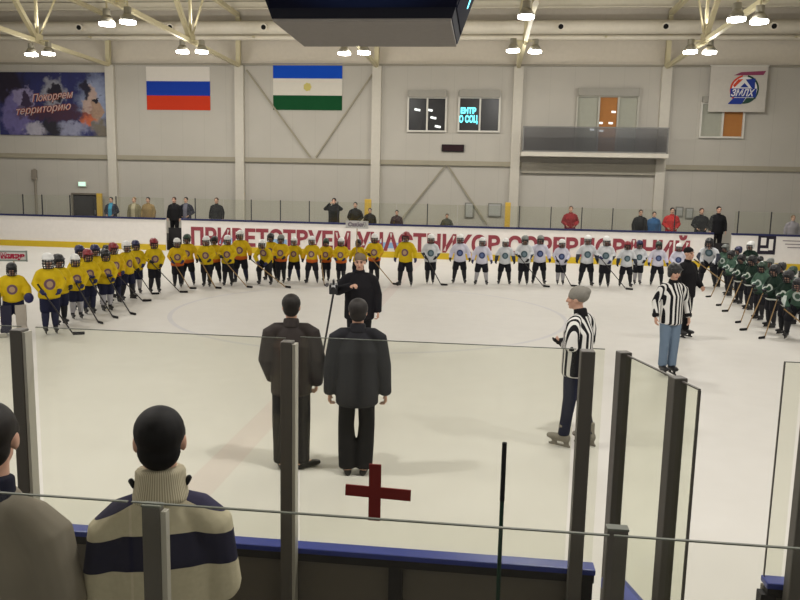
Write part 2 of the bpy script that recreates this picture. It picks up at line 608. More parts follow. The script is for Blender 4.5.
# painted hockey banner
ban = empty('wall_banner', (-21.5, 35.98, 5.15), 0, 'large dark blue picture banner of hockey players with slanted script lettering', 'banner')
t = NT('banner_print', 0.6, 0.2)
_, x, y, z = t.obj()
wob = t.math('MULTIPLY', t.math('SUBTRACT', t.noise(2.2, 4), 0.5), 1.3)
wob2 = t.math('MULTIPLY', t.math('SUBTRACT', t.noise(3.1, 3), 0.5), 1.1)
x, z = t.math('ADD', x, wob), t.math('ADD', z, wob2)
c = t.mix(t.noise(0.9, 5), (24, 26, 66), (52, 58, 116))
c = t.mix(t.spot(x, z, 2.3, 1.7, 0.9, 1.2, 0.9), c, (150, 160, 186))
for cx, cz, rx, rz, col, sf in [(-2.5, 2.4, 1.1, 0.9, (34, 26, 40), .6), (-1.9, 1.0, 0.75, 1.1, (112, 104, 156), .5), (-1.45, 1.75, 0.5, 0.55, (150, 140, 176), .4),
                                (-1.4, 1.7, 0.3, 0.35, (60, 46, 70), .4), (0.1, 2.1, 0.6, 0.7, (150, 150, 160), .5), (0.2, 2.05, 0.36, 0.42, (36, 34, 44), .4),
                                (2.0, 1.5, 0.38, 0.9, (190, 164, 150), .5), (1.85, 0.85, 0.36, 0.4, (196, 104, 66), .4), (2.35, 1.25, 0.28, 0.5, (170, 140, 116), .4),
                                (2.4, 1.75, 0.17, 0.2, (18, 16, 22), .4), (1.75, 2.4, 0.3, 0.5, (36, 34, 50), .5), (-0.9, 0.3, 0.6, 0.35, (176, 172, 184), .7),
                                (0.9, 0.35, 0.9, 0.4, (150, 152, 174), .8), (-0.1, 0.35, 0.5, 0.5, (40, 40, 44), .7), (2.5, 0.3, 0.5, 0.5, (120, 112, 96), .8), (0.0, 1.1, 1.9, 0.35, (70, 44, 60), .7)]:
    c = t.mix(t.spot(x, z, cx, cz, rx, rz, sf), c, col)
BX('print', t.done(t.mix(t.math('MULTIPLY', t.noise(4.5, 5), 0.5), c, (52, 48, 62))), (0, 0, 1.53), (5.7, 0.03, 3.05), ban)
for s, wd, px, pz, sz in (('Покоряем', 2.2, -1.05, 1.62, 0.5), ('территорию', 2.9, -1.9, 0.98, 0.5)):
    for nm, off, col, bo in (('script_outline', -0.02, (150, 70, 50), 0.02), ('script_lettering', -0.028, (204, 184, 176), -0.004)):  # printed reddish outline behind the pale letters
        me = text_mesh(s, sz, 0.004, 0.4, bo, wd)
        me.transform(Matrix.Rotation(math.radians(-6), 4, 'Y'))
        link(nm, me, M(nm, col, 0.6), ban, (px, off, pz))

# round club logo banner
lg = empty('logo_banner', (10.92, 35.72, 6.6), 0, 'white cloth banner with round red and blue logo over a window', 'banner')
BX('cloth', M('banner_cloth', (192, 186, 176), 0.8), (0, 0, 0.99), (2.42, 0.03, 1.98), lg)
BX('hanging_rod', FRAME, (0, 0.0, 1.99), (2.5, 0.04, 0.04), lg)
for sx in (-1.1, 1.1):
    BX('wall_bracket', FRAME, (sx, 0.17, 1.99), (0.04, 0.36, 0.04), lg)


def disc_part(name, mt, pts, yy):
    def bl(b):
        v = [b.verts.new((px, yy, pz)) for px, pz in pts]
        f = b.faces.new(v)
        r = bmesh.ops.extrude_face_region(b, geom=[f])
        bmesh.ops.translate(b, verts=[q for q in r['geom'] if isinstance(q, bmesh.types.BMVert)], vec=(0, -0.006, 0))
    return B(name, mt, bl, lg)


def arc(cx, cz, r, a0, a1, n=20):
    return [(cx + r * math.cos(math.radians(a0 + (a1 - a0) * k / n)), cz + r * math.sin(math.radians(a0 + (a1 - a0) * k / n))) for k in range(n + 1)]


LR, LB, LG, LW = M('logo_red', (206, 70, 44), 0.7), M('logo_blue', (34, 56, 140), 0.7), M('logo_green', (40, 70, 60), 0.7), M('logo_white', (224, 222, 220), 0.7)
cx, cz = 0.27, 0.97
n_logo = len(lg.children)
disc_part('logo_ring', LG, arc(cx, cz, 0.72, -100, 80), -0.02)
disc_part('logo_ring', LR, arc(cx, cz, 0.72, 100, 230), -0.02)
disc_part('logo_field', LW, arc(cx, cz, 0.63, 0, 359), -0.027)
disc_part('logo_field', LR, [(cx - 0.5, cz + 0.1), (cx - 0.1, cz + 0.52), (cx - 0.35, cz + 0.5), (cx - 0.58, cz + 0.2)], -0.034)
disc_part('logo_field', LB, [(cx + 0.02, cz + 0.5), (cx + 0.5, cz + 0.55), (cx + 0.5, cz + 0.02), (cx + 0.36, cz + 0.06)], -0.034)
disc_part('logo_field', LB, [(cx - 0.22, cz + 0.1), (cx - 0.02, cz + 0.32), (cx + 0.2, cz + 0.1)], -0.034)
disc_part('logo_band', LB, [(cx - 0.58, cz - 0.34), (cx - 0.6, cz + 0.04), (cx + 0.52, cz + 0.04), (cx + 0.5, cz - 0.34)], -0.033)
disc_part('logo_bar', M('logo_purple', (136, 60, 90), 0.7), [(cx - 0.5, cz + 0.6), (cx - 0.2, cz + 0.74), (cx + 0.85, cz + 0.8), (cx + 0.75, cz + 0.62)], -0.036)
disc_part('logo_bar', LB, [(cx - 0.78, cz - 0.74), (cx - 0.5, cz - 0.42), (cx + 0.1, cz - 0.42), (cx - 0.1, cz - 0.74)], -0.036)
disc_part('logo_bar', LG, [(cx - 0.06, cz - 0.7), (cx + 0.13, cz - 0.42), (cx + 0.62, cz - 0.42), (cx + 0.3, cz - 0.66)], -0.036)
link('logo_lettering', text_mesh('ЗМЛХ', 0.46, 0.004, 0.3, 0.012, 1.16), LW, lg, (cx - 0.64, -0.038, cz - 0.33))

for o in lg.children[n_logo:]:
    o.data.transform(Matrix.Translation((0.27, 0, 0.97)) @ Matrix.Diagonal((0.86, 1, 0.86, 1)) @ Matrix.Translation((-0.27 + o.location.x, 0, -0.97 + o.location.z)))
    o.location = (0, o.location.y, 0)

# exit door, sign, columns, boards on the far wall behind the glass
dr = empty('door_1', (-19.95, 36.02, 0.45), 0)
tag(dr, kind='structure')
BX('leaf', M('door_dark', (44, 40, 40), 0.5), (0, -0.03, 0.9), (1.3, 0.06, 1.8), dr)
B('frame', M('door_frame', (120, 112, 100), 0.5), lambda b: (box(b, (-0.7, -0.05, 0.92), (0.08, 0.12, 1.84)), box(b, (0.7, -0.05, 0.92), (0.08, 0.12, 1.84)), box(b, (0, -0.05, 1.86), (1.48, 0.12, 0.08))), dr)
B('handle', M('handle_steel', (150, 150, 150), 0.3, 0.5, 0.8), lambda b: cyl(b, (0.5, -0.1, 0.85), (0.5, -0.1, 1.05), 0.02, 8), dr)
ex = empty('exit_sign', (-20.1, 35.98, 2.66), 0, 'small lit green and white exit sign above the dark door', 'sign')
BX('case', FRAME, (0, 0, 0.13), (0.42, 0.08, 0.26), ex, 0.01)
BX('lit_face', emis('exit_face', (190, 230, 208), 0.9), (0, -0.05, 0.13), (0.36, 0.02, 0.2), ex)
YEL = M('column_yellow', (206, 170, 70), 0.5)
for x, wd, lab in ((-19.08, 0.26, 'yellow vertical board beside the dark exit door'), (-5.25, 0.3, 'yellow upright post behind the glass near a spectator'),
                   (0.98, 0.24, 'yellow upright post by the grey notice boards')):
    t = empty('yellow_post', (x, 35.7 if x < -10 else 33.6, 0.45), 0, lab, 'post')
    hh = 1.9 if x < -10 else 1.95
    BX('post_body', YEL, (0, 0, hh / 2), (wd, 0.12, hh), t, 0.02)
    BX('foot_plate', M('steel_grey', (120, 120, 118), 0.5, 0.4, 0.5), (0, 0, 0.015), (wd + 0.1, 0.22, 0.03), t)
for x0, x1, z0, z1, lab in ((-0.97, -0.55, 1.6, 2.32, 'narrow grey notice board on far wall, next to the wall brace'), (0.12, 0.76, 1.68, 2.32, 'grey notice board on far wall beside the yellow post'),
                            (8.7, 9.05, 1.9, 2.36, 'small grey notice board behind the red-jacketed spectator'), (9.15, 9.5, 1.82, 2.32, 'small grey notice board next to another behind a red jacket')):
    t = empty('notice_board', ((x0 + x1) / 2, 36.0, z0), 0, lab, 'notice board')
    BX('board_frame', M('notice_frame', (128, 126, 118), 0.5), (0, 0.0, (z1 - z0) / 2), (x1 - x0, 0.05, z1 - z0), t, 0.01)
    BX('sheet', M('notice_sheet', (168, 168, 164), 0.7), (0, -0.03, (z1 - z0) / 2), (x1 - x0 - 0.1, 0.02, z1 - z0 - 0.1), t)
cond = empty('wall_conduit', (-22.63, 36.0, 0.9), 0, 'thin grey conduit rising on the far wall under the picture banner', 'pipe')
B('conduit_run', M('conduit_grey', (140, 132, 118), 0.6), lambda b: cyl(b, (0, 0, 0), (0, 0, 2.6), 0.06, 10), cond)
BX('junction_box', M('junction_grey', (136, 128, 116), 0.6), (0, -0.04, 2.3), (0.24, 0.14, 0.5), cond, 0.02)

# ------------------------------------------------------------------ far rink boards
BW = M('board_white', (232, 227, 222), 0.45, 0.4)
NAVY = M('board_cap_navy', (40, 44, 84), 0.5)
KICK = M('kick_yellow', (206, 176, 40), 0.5)
PGLASS = glass_mat('far_glass', (0.955, 0.965, 0.93, 1), 0.04, 0.1)
BPOST = M('glass_post_dark', (44, 44, 48), 0.5)
YB = 31.4
BH = 1.35


def far_boards(x0, x1, label, posts, pane_edges):
    t = empty('rink_boards', ((x0 + x1) / 2, YB, 0), 0, label, 'rink boards', 'white boards along the far side')
    c = (x0 + x1) / 2
    L = x1 - x0
    BX('panel', BW, (0, 0.05, BH / 2 + 0.01), (L, 0.1, BH - 0.02), t)
    BX('kick_strip', KICK, (0, -0.015, 0.13), (L, 0.03, 0.26), t)
    BX('cap_rail', NAVY, (0, 0.05, BH + 0.03), (L, 0.16, 0.08), t, 0.01)
    for p in posts:
        BX('glass_post', BPOST, (p - c, 0.05, BH + 0.5), (0.036, 0.04, 0.9), t)
    for a, d in zip(pane_edges, pane_edges[1:]):
        BX('glass_pane', PGLASS, ((a + d) / 2 - c, 0.05, BH + 0.5), (d - a - 0.03, 0.015, 0.86), t)
    return t


fl = far_boards(-37, -13.8, 'white far boards with yellow strip, from the exit door to the first gate', [-20.39, -19.49, -18.18, -16.05], [-22.6, -21.5, -20.4, -19.3, -18.18, -17.1, -16.05, -14.95, -13.85])
fm = far_boards(-13.08, 9.15, 'white far boards carrying the long red greeting lettering', [-12.46, -9.97, -8.69, -7.43, -6.2, -2.4, 1.4, 2.68, 3.92, 5.15, 7.6],
                [-13.05, -11.2, -9.97, -8.69, -7.43, -6.2, -4.95, -3.7, -2.4, -1.15, 0.12, 1.4, 2.68, 3.92, 5.15, 6.38, 7.6, 9.1])
fr = far_boards(9.85, 31, 'white far boards with black square notice, beyond the second gate', [10.05, 11.3, 12.6, 13.9], [9.9, 11.3, 12.6, 13.9, 15.2])
me = text_mesh('ПРИВЕТСТВУЕМ УЧАСТНИКОВ СОРЕВНОВАНИЙ', 1.05, 0.003, 0, 0.042, 20.9)
me.transform(Matrix.Diagonal((1, 1, 0.93, 1)))
link('greeting_lettering', me, M('greeting_red', (142, 60, 70), 0.6), fm, (-12.65 + 1.965, -0.012, 0.32))
lb = M('ad_pale_blue', (140, 176, 214), 0.6)
for px, wd in ((-11.2, 0.9), (-4.2, 1.3), (2.2, 0.7), (-8.7, 0.6)):
    BX('pale_blue_mark', lb, (px + 1.965, -0.006, 0.52), (wd, 0.012, 0.24), fm)
BK = M('ad_black', (36, 30, 44), 0.6)


def notice(b):
    box(b, (-9.6, -0.008, 0.98), (0.68, 0.012, 0.76))


BX('black_square_notice', BK, (11.2 - 20.425, -0.008, 0.98), (0.68, 0.014, 0.74), fr)
for px, pz, wx, wz in ((11.07, 1.12, 0.2, 0.3), (11.36, 1.0, 0.16, 0.44), (11.12, 0.8, 0.3, 0.1)):
    B('notice_mark', BW, lambda b: tube(b, [(px - 20.425 - wx / 2, -0.018, pz), (px - 20.425 + wx / 2, -0.018, pz)], [(wz / 2, 0.004), (wz / 2, 0.004)], (0, 0, 1), 10, 0.5), fr)
for k in range(3):
    BX('small_print', M('print_grey', (130, 120, 124), 0.6), (12.25 + 0.1 * k - 20.425, -0.006, 1.17 - 0.13 * k), (0.9, 0.012, 0.035), fr)
# dark sheets standing in for the shade inside the two gateways
for gx0, gx1, nm in ((-13.8, -13.08, 'trim_14'), (9.15, 9.85, 'trim_15')):
    S(nm, M('gate_shade', (34, 32, 34), 0.7), lambda b: box(b, ((gx0 + gx1) / 2, 31.72, 0.5), (gx1 - gx0, 0.04, 0.98)))

# ------------------------------------------------------------------ near boards and glass
NAVYB = M('near_cap_blue', (44, 58, 140), 0.35, 0.5)
FRAMEB = M('near_frame_dark', (40, 38, 38), 0.6)
INFILL = M('near_infill', (104, 98, 88), 0.7)
POST = M('post_dark', (92, 88, 82), 0.5, 0.4)
STRIP = M('glazing_strip', (176, 172, 160), 0.35, 0.5)
GL = glass_mat('near_glass', (0.965, 0.97, 0.93, 1), 0.025, 0.08)
GLE = M('glass_edge', (104, 108, 98), 0.4, 0.3)


def near_boards(x0, x1, label, name='rink_boards', ribs=()):
    c = (x0 + x1) / 2
    t = empty(name, (c, 3.1, 0), 0, label, 'rink boards')
    L = x1 - x0
    BX('panel', INFILL, (0, 0.0, 0.62), (L, 0.04, 1.22), t)
    BX('cap_rail', NAVYB, (0, -0.022, 1.258), (L + 0.01, 0.075, 0.026), t, 0.006)
    BX('top_frame', FRAMEB, (0, -0.035, 1.228), (L, 0.045, 0.035), t)
    BX('bottom_frame', FRAMEB, (0, -0.03, 0.04), (L, 0.07, 0.08), t)
    for rx in ribs:
        BX('frame_rib', FRAMEB, (rx - c, -0.035, 0.62), (0.06, 0.05, 1.2), t)
    return t


def glass_post(t, x, y, z0, z1, w=0.07, strip=1, lean=0.0):
    p = B('glass_post', POST, lambda b: box(b, (x, y, (z0 + z1) / 2), (w, 0.06, z1 - z0), Matrix.Rotation(lean, 3, 'Y'), 0.006), t)
    if strip:
        B('glazing_strip', STRIP, lambda b: box(b, (x + strip * (w / 2 + 0.008), y, (z0 + z1) / 2), (0.014, 0.05, z1 - z0 - 0.02), Matrix.Rotation(lean, 3, 'Y')), p)
    return p


def pane(t, x0, x1, y, z0, z1, mt=None):
    p = BX('glass_pane', mt or GL, ((x0 + x1) / 2, y, (z0 + z1) / 2), (x1 - x0, 0.006, z1 - z0), t)
    BX('top_edge', GLE, ((x0 + x1) / 2, y, z1 + 0.001), (x1 - x0, 0.007, 0.003), p)
    return p


nl = near_boards(-4.2, 0.515, 'near rink boards with blue cap rail and glass, in front of two men in suits', ribs=(-3.2, -2.2, -1.3, -0.33, 0.48))
OX = -(-4.2 + 0.515) / 2
glass_post(nl, -2.0 + OX, -0.09, 0.3, 2.205, 0.056)
glass_post(nl, -0.802 + OX, -0.09, 0.3, 2.205, 0.05)
glass_post(nl, 0.428 + OX, -0.09, 0.3, 2.222, 0.056, 0)
pane(nl, -4.15 + OX, -2.05 + OX, 0.0, 1.26, 2.197)
pane(nl, -1.98 + OX, -0.835 + OX, 0.0, 1.26, 2.197)
gp = pane(nl, -0.77 + OX, 0.395 + OX, 0.0, 1.26, 2.205)
pane(nl, 0.46 + OX, 0.51 + OX, 0.0, 1.26, 2.21)


def cross(b):
    box(b, (-0.419 + OX, -0.012, 1.532), (0.288, 0.008, 0.05), Matrix.Rotation(math.radians(1.6), 3, 'Y'))
    box(b, (-0.433 + OX, -0.013, 1.532), (0.053, 0.008, 0.257))


B('red_tape_cross', M('tape_red', (120, 34, 30), 0.6), cross, gp)['label'] = 'dark red cross taped on the glass'
nr = near_boards(1.215, 4.0, 'near rink boards resuming past the open gate, with blue cap rail', ribs=(1.22, 2.2))
OX2 = -(1.215 + 4.0) / 2
glass_post(nr, 1.305 + OX2, -0.10, 0.3, 2.0, 0.075, 0)
pane(nr, 1.215 + OX2, 1.285 + OX2, 0.0, 1.26, 2.19)
pane(nr, 1.345 + OX2, 3.9 + OX2, 0.0, 1.26, 2.19)
BX('pane_edge', POST, (1.217 + OX2, 0.0, 1.73), (0.004, 0.01, 0.92), nr)

gate = empty('rink_gate', (0.60, 3.17, 0), math.radians(-164), 'open glazed gate in the near boards, with two dark posts', 'gate')
# local y runs along the leaf, away from its hinge and into the stand
BX('board_panel', INFILL, (0, 0.31, 0.6), (0.05, 0.56, 1.12), gate)
BX('cap_rail', NAVYB, (0, 0.31, 1.17), (0.1, 0.58, 0.05), gate, 0.01)
for d, z1 in ((0.0, 2.19), (0.43, 2.19)):
    BX('glass_post', POST, (0.0, d, z1 / 2 + 0.1), (0.052, 0.05, z1 - 0.2), gate, 0.005)
gpp = BX('glass_pane', glass_mat('gate_glass', (0.93, 0.94, 0.885, 1), 0.03, 0.1), (-0.005, 0.29, 1.70), (0.012, 0.55, 0.95), gate)
BX('top_edge', POST, (-0.005, 0.29, 2.178), (0.01, 0.55, 0.005), gpp)
BX('end_edge', POST, (-0.005, 0.565, 1.69), (0.01, 0.006, 0.97), gpp)

# balustrade between the standing men and the viewer
hb = empty('glass_balustrade', (-0.2, 1.6, 0.45), 0, 'low clear glass balustrade with short dark posts, nearest to the viewer', 'railing')
for x, w_, st, z1 in ((-0.757, 0.046, 1, 2.088), (0.316, 0.046, 0, 2.11)):
    p = BX('balustrade_post', POST, (x + 0.2, 0.012, (z1 - 0.45) / 2), (w_, 0.024, z1 - 0.45), hb, 0.005)
    BX('post_cap', GLE, (x + 0.2, 0.012, z1 - 0.45 + 0.002), (w_ + 0.001, 0.025, 0.005), p)
    if st:
        BX('glazing_strip', STRIP, (x + 0.2 + 0.03, 0.012, (z1 - 0.45) / 2), (0.013, 0.02, z1 - 0.47), p)
for a, d in ((-2.4, -0.8), (-0.8, 0.3), (0.3, 2.2)):
    pane(hb, a + 0.205, d + 0.195, -0.015, 0.1, 1.655, glass_mat('balustrade_glass', (0.965, 0.968, 0.95, 1), 0.02, 0.08))
rod = empty('thin_rod', (0.1, 2.62, 0.45), 0, 'thin dark green rod standing upright against the near boards', 'rod')
B('shaft', M('rod_green', (20, 52, 40), 0.4), lambda b: cyl(b, (0, 0, 0.0), (0.0, 0, 1.5), 0.0078, 8), rod)
B('rod_tip', M('rod_tip_black', (20, 20, 22), 0.5), lambda b: cyl(b, (0, 0, 1.28), (0, 0, 1.5), 0.0088, 8), rod)
B('rod_foot', M('rod_tip_black', (20, 20, 22), 0.5), lambda b: cyl(b, (0, 0, 0.0), (0, 0, 0.03), 0.025, 10), rod)

# ------------------------------------------------------------------ people
V3 = Vector


def pose(**kw):
    P = dict(pel=(0, 0, .93), chest=(0, 0, 1.26), neck=(0, 0.005, 1.47), head=(0, -.012, 1.635), hyaw=0, hpitch=0,
             hipL=(.088, 0, .92), kneL=(.10, -.015, .5), ankL=(.11, .02, .1), toeL=(.03, -1, 0),
             hipR=(-.088, 0, .92), kneR=(-.10, -.015, .5), ankR=(-.11, .02, .1), toeR=(-.03, -1, 0),
             shL=(.185, .01, 1.42), elL=(.262, .03, 1.14), wrL=(.268, -.05, .9),
             shR=(-.185, .01, 1.42), elR=(-.262, .03, 1.14), wrR=(-.268, -.05, .9), curl=0.5)
    P.update(kw)
    return {k: (V3(v) if isinstance(v, tuple) else v) for k, v in P.items()}


def merge(bm, b2, mat):
    me = bpy.data.meshes.new('tmp')
    bmesh.ops.transform(b2, matrix=mat, verts=b2.verts[:])
    b2.to_mesh(me)
    b2.free()
    bm.from_mesh(me)
    bpy.data.meshes.remove(me)


def head_matrix(P, k=1.0):
    return (Matrix.Translation(P['head']) @ Matrix.Rotation(math.radians(P['hyaw']), 4, 'Z') @ Matrix.Rotation(math.radians(P['hpitch']), 4, 'X')
            @ Matrix.Diagonal((k, k, k, 1)))


def hand(bm, wr, d, curl, side, r=1.0):
    """palm, four bent fingers of unequal length and a thumb from the side of the palm"""
    d = d.normalized()
    out = V3((side, 0, 0))
    across = (V3((0, -1, 0)) - d * d.dot(V3((0, -1, 0))))
    if across.length < .2:
        across = V3((0, 0, 1)) - d * d.z
    across.normalize()
    inn = d.cross(across).normalized()
    if inn.dot(out) > 0:
        inn = -inn
    tube(bm, [wr - d * .02, wr + d * .03, wr + d * .085], [(.024, .019), (.034, .016), (.04, .016)], across, 10)
    for i, ln in enumerate((.068, .078, .073, .056)):
        b0 = wr + d * .085 + across * (.03 - .02 * i)
        p1 = b0 + (d * math.cos(curl * .6) + inn * math.sin(curl * .6)) * ln * .5
        p2 = p1 + (d * math.cos(curl * 1.7) + inn * math.sin(curl * 1.7)) * ln * .5
        tube(bm, [b0 - d * .02, p1, p2], [.0095 * r, .0088 * r, .0075 * r], across, 8)
    t0 = wr + d * .03 + across * .028
    tube(bm, [t0, t0 + (across * .6 + d * .7 + inn * .25) * .035, t0 + (across * .55 + d * 1.2 + inn * .5) * .05], [.012, .0105, .0085], inn, 8)


def body_mesh(P, voxel, hk=1.0, skates=0.0, hands=True):
    bm = bmesh.new()
    pel, ch, nk = P['pel'], P['chest'], P['neck']
    tube(bm, [pel + V3((0, 0, -.06)), pel + V3((0, 0, .04)), pel.lerp(ch, .5), ch, ch.lerp(nk, .6), nk],
         [(.14, .1), (.145, .1), (.13, .09), (.15, .095), (.11, .07), (.06, .058)], n=16)
    tube(bm, [nk + V3((0, 0, -.03)), nk.lerp(P['head'], .75)], [.058, .055])
    for s in 'LR':
        tube(bm, [P['hip' + s], P['kne' + s], P['ank' + s]], [.082, .056, .04])
        a = P['ank' + s]
        t = P['toe' + s].normalized()
        tube(bm, [a + V3((0, 0, -.04)) - t * .03, a + V3((0, 0, -.06)) + t * .12], [.038, .03])
        tube(bm, [P['sh' + s] * .7 + nk * .3 + V3((0, 0, -.06)), P['sh' + s] + V3((0, 0, -.045)), P['el' + s], P['wr' + s]], [.04, .048, .04, .027])
        if hands:
            hand(bm, P['wr' + s], P['wr' + s] - P['el' + s], P['curl'], 1 if s == 'L' else -1, max(1, voxel / .009))
    h = bmesh.new()
    ball(h, (0, .012, .03), (.076, .094, .09), 16)
    ball(h, (0, -.022, -.045), (.057, .068, .068))
    ball(h, (0, -.06, -.088), (.026, .026, .024), 10)
    tube(h, [(0, -.086, .018), (0, -.106, -.026)], [.011, .016], n=8)
    tube(h, [(-.045, -.074, .034), (0, -.084, .036), (.045, -.074, .034)], [.012] * 3, (0, 0, 1), 8)
    tube(h, [(-.02, -.084, -.06), (.02, -.084, -.06)], [.0095] * 2, (0, 0, 1), 8)
    for s in (-1, 1):
        ball(h, (s * .078, .012, 0), (.013, .022, .034), 10)
        ball(h, (s * .042, -.062, -.02), (.026, .024, .03), 10)
    hm = head_matrix(P, hk)
    merge(bm, h, hm)
    me = fuse(bm, 'figure_skin', voxel, 2)
    at = me.color_attributes.new('skin_tone', 'FLOAT_COLOR', 'POINT')
    inv = hm.inverted()
    for i, v in enumerate(me.vertices):
        q = inv @ v.co
        c = (.60, .36, .26, 1)
        if q.y < -.05:
            if ((abs(q.x) - .032) / .017) ** 2 + ((q.z - .01) / .011) ** 2 < 1:
                c = (.03, .022, .02, 1)
            elif ((abs(q.x) - .034) / .024) ** 2 + ((q.z - .036) / .007) ** 2 < 1:
                c = (.06, .04, .03, 1)
            elif (q.x / .026) ** 2 + ((q.z + .06) / .011) ** 2 < 1:
                c = (.40, .15, .13, 1)
        at.data[i].color = c
    return me


def skin_material():
    t = NT('skin', 0.55, 0.35)
    a = t.n('ShaderNodeVertexColor')
    a.layer_name = 'skin_tone'
    return t.done(t.mix(t.math('MULTIPLY', t.noise(20), .25), a.outputs[0], (150, 96, 74)))


SKIN = skin_material()


def upper_mesh(P, voxel, k=1.0, hem=-.12, hemr=(.2, .145), chr_=(.205, .14), arm=(.08, .066, .05), sl=1.0, neckr=.075):
    bm = bmesh.new()
    pel, ch, nk = P['pel'], P['chest'], P['neck']
    ax = (ch - pel).normalized()
    wais = pel.lerp(ch, .45)
    tube(bm, [pel + ax * hem, pel + ax * (hem * .4), wais, ch, ch.lerp(nk, .62), nk],
         [(hemr[0] * k, hemr[1] * k), (hemr[0] * k, hemr[1] * k), (chr_[0] * k * .95, chr_[1] * k), (chr_[0] * k, chr_[1] * k), (.15 * k, .095 * k), (neckr, neckr)], n=18, cap=.3)
    for s in 'LR':
        w = P['el' + s].lerp(P['wr' + s], sl)
        sh = P['sh' + s] + V3((0, 0, -.045))
        tube(bm, [nk.lerp(sh, .3) + V3((0, 0, -.008)), nk.lerp(sh, .7) + V3((0, 0, .004)), sh + (P['el' + s] - sh) * .06, sh.lerp(P['el' + s], .5), P['el' + s], w],
             [arm[0] * k * .62, arm[0] * k * .82, arm[0] * k * .95, arm[0] * k * .9, arm[1] * k, arm[2] * k], n=14, cap=.4)
    return fuse(bm, 'garment_upper', voxel, 5)


def lower_mesh(P, voxel, k=1.0, legs=(.105, .078, .068), to=1.0):
    bm = bmesh.new()
    pel = P['pel']
    tube(bm, [pel + V3((0, .0, -.1)), pel, pel + V3((0, 0, .12))], [(.165 * k, .125 * k), (.17 * k, .125 * k), (.15 * k, .11 * k)], n=16, cap=.4)
    for s in 'LR':
        end = P['kne' + s].lerp(P['ank' + s], to)
        tube(bm, [P['hip' + s] + V3((0, 0, -.02)), P['hip' + s].lerp(P['kne' + s], .5), P['kne' + s], P['kne' + s].lerp(end, .6), end + V3((0, 0, -.02))],
             [legs[0] * k, legs[0] * k * .93, legs[1] * k, legs[2] * k, legs[2] * k], n=14, cap=.3)
    return fuse(bm, 'garment_lower', voxel, 4)


def tube_part(pts, rads, voxel, nm, **kw):
    bm = bmesh.new()
    tube(bm, pts, rads, **kw)
    return fuse(bm, nm, voxel, 2)


def shoe_mesh(P, s, voxel):
    a, t = P['ank' + s], P['toe' + s].normalized()
    bm = bmesh.new()
    z = V3((a.x, a.y, 0.035))
    tube(bm, [z - t * .055, z + t * .06, z + t * .17, z + t * .2], [(.036, .04), (.042, .042), (.044, .03), (.035, .022)], t.cross(V3((0, 0, 1))), 12, .5)
    tube(bm, [V3((a.x, a.y, .05)), V3((a.x, a.y, .12))], [.045, .05], cap=.2)
    return fuse(bm, 'shoe', voxel, 2)


def skate_mesh(P, s, voxel):
    """boot on a holder and steel runner; the boot bottom sits at z = .0 lifted by .07"""
    a, t = P['ank' + s], P['toe' + s].normalized()
    sd = t.cross(V3((0, 0, 1)))
    bm = bmesh.new()
    z = V3((a.x, a.y, 0.04))
    tube(bm, [z - t * .06, z + t * .05, z + t * .15, z + t * .19], [(.042, .045), (.046, .05), (.046, .038), (.036, .028)], sd, 12, .5)
    tube(bm, [V3((a.x, a.y, .05)) - t * .01, V3((a.x, a.y, .2))], [.056, .062], cap=.3)
    rot = Matrix((sd, t, V3((0, 0, 1)))).transposed()
    for off in (-.04, .11):
        box(bm, z + t * off + V3((0, 0, -.05)), (.03, .06, .06), rot)
    box(bm, z + t * .045 + V3((0, 0, -.09)), (max(.014, voxel * 1.4), .27, .035), rot)
    return fuse(bm, 'skate', voxel, 1)


def glove_mesh(P, s, voxel, big=1.0):
    w, e = P['wr' + s], P['el' + s]
    d = (w - e).normalized()
    bm = bmesh.new()
    ac = V3((0, -1, 0)) - d * d.dot(V3((0, -1, 0)))
    if ac.length < .2:
        ac = V3((0, 0, 1)) - d * d.z
    ac.normalize()
    tube(bm, [w - d * .07, w - d * .01, w + d * .06, w + d * .1], [.058 * big, .05 * big, (.06 * big, .045 * big), (.055 * big, .04 * big)], ac, 12, .5)
    inn = d.cross(ac)
    if inn.x * w.x > 0:
        inn = -inn
    for i, ln in enumerate((.05, .06, .056, .045)):
        b0 = w + d * .1 + ac * (.04 - .027 * i) * big
        tube(bm, [b0, b0 + d * ln * .6 + inn * .012, b0 + d * ln * .8 + inn * .04], [.017 * big, .017 * big, .015 * big], ac, 8)
    t0 = w + d * .04 + ac * .045 * big
    tube(bm, [t0, t0 + d * .05 + ac * .025 + inn * .02], [.02 * big, .017 * big], inn, 8)
    return fuse(bm, 'glove', voxel, 1)


def helmet_mesh(P, hk, voxel):
    bm = bmesh.new()
    ball(bm, (0, .012, .062), (.112, .132, .108), 16)
    ball(bm, (0, .05, .0), (.098, .085, .09), 14)
    for s in (-1, 1):
        ball(bm, (s * .085, .012, -.02), (.025, .045, .06), 10)
        tube(bm, [(s * .05, -.05, .125), (s * .05, .08, .14)], [.016, .016], n=8)
    tube(bm, [(-.09, -.085, .065), (0, -.118, .068), (.09, -.085, .065)], [.016] * 3, (0, 0, 1), 8)
    me0 = bmesh.new()
    merge(me0, bm, head_matrix(P, hk))
    return fuse(me0, 'helmet', voxel, 1)


def cage_mesh(P, hk):
    """wire face cage: three arcs across and five bars down"""
    bm = bmesh.new()

    def q(az, el):
        az, el = math.radians(az), math.radians(el)
        return (.112 * math.sin(az) * math.cos(el * .6), -.135 * math.cos(az) * math.cos(el * .7) + .005, -.02 + .12 * math.sin(el))
    for el in (-55, -30, -5, 22):
        tube(bm, [q(a, el) for a in (-70, -45, -20, 0, 20, 45, 70)], [.009] * 7, (0, 0, 1), 6)
    for az in (-60, -30, 0, 30, 60):
        tube(bm, [q(az, e) for e in (-60, -30, 0, 28)], [.009] * 4, (1, 0, 0), 6)
    b2 = bmesh.new()
    merge(b2, bm, head_matrix(P, hk))
    return mesh(b2, 'face_cage', True)


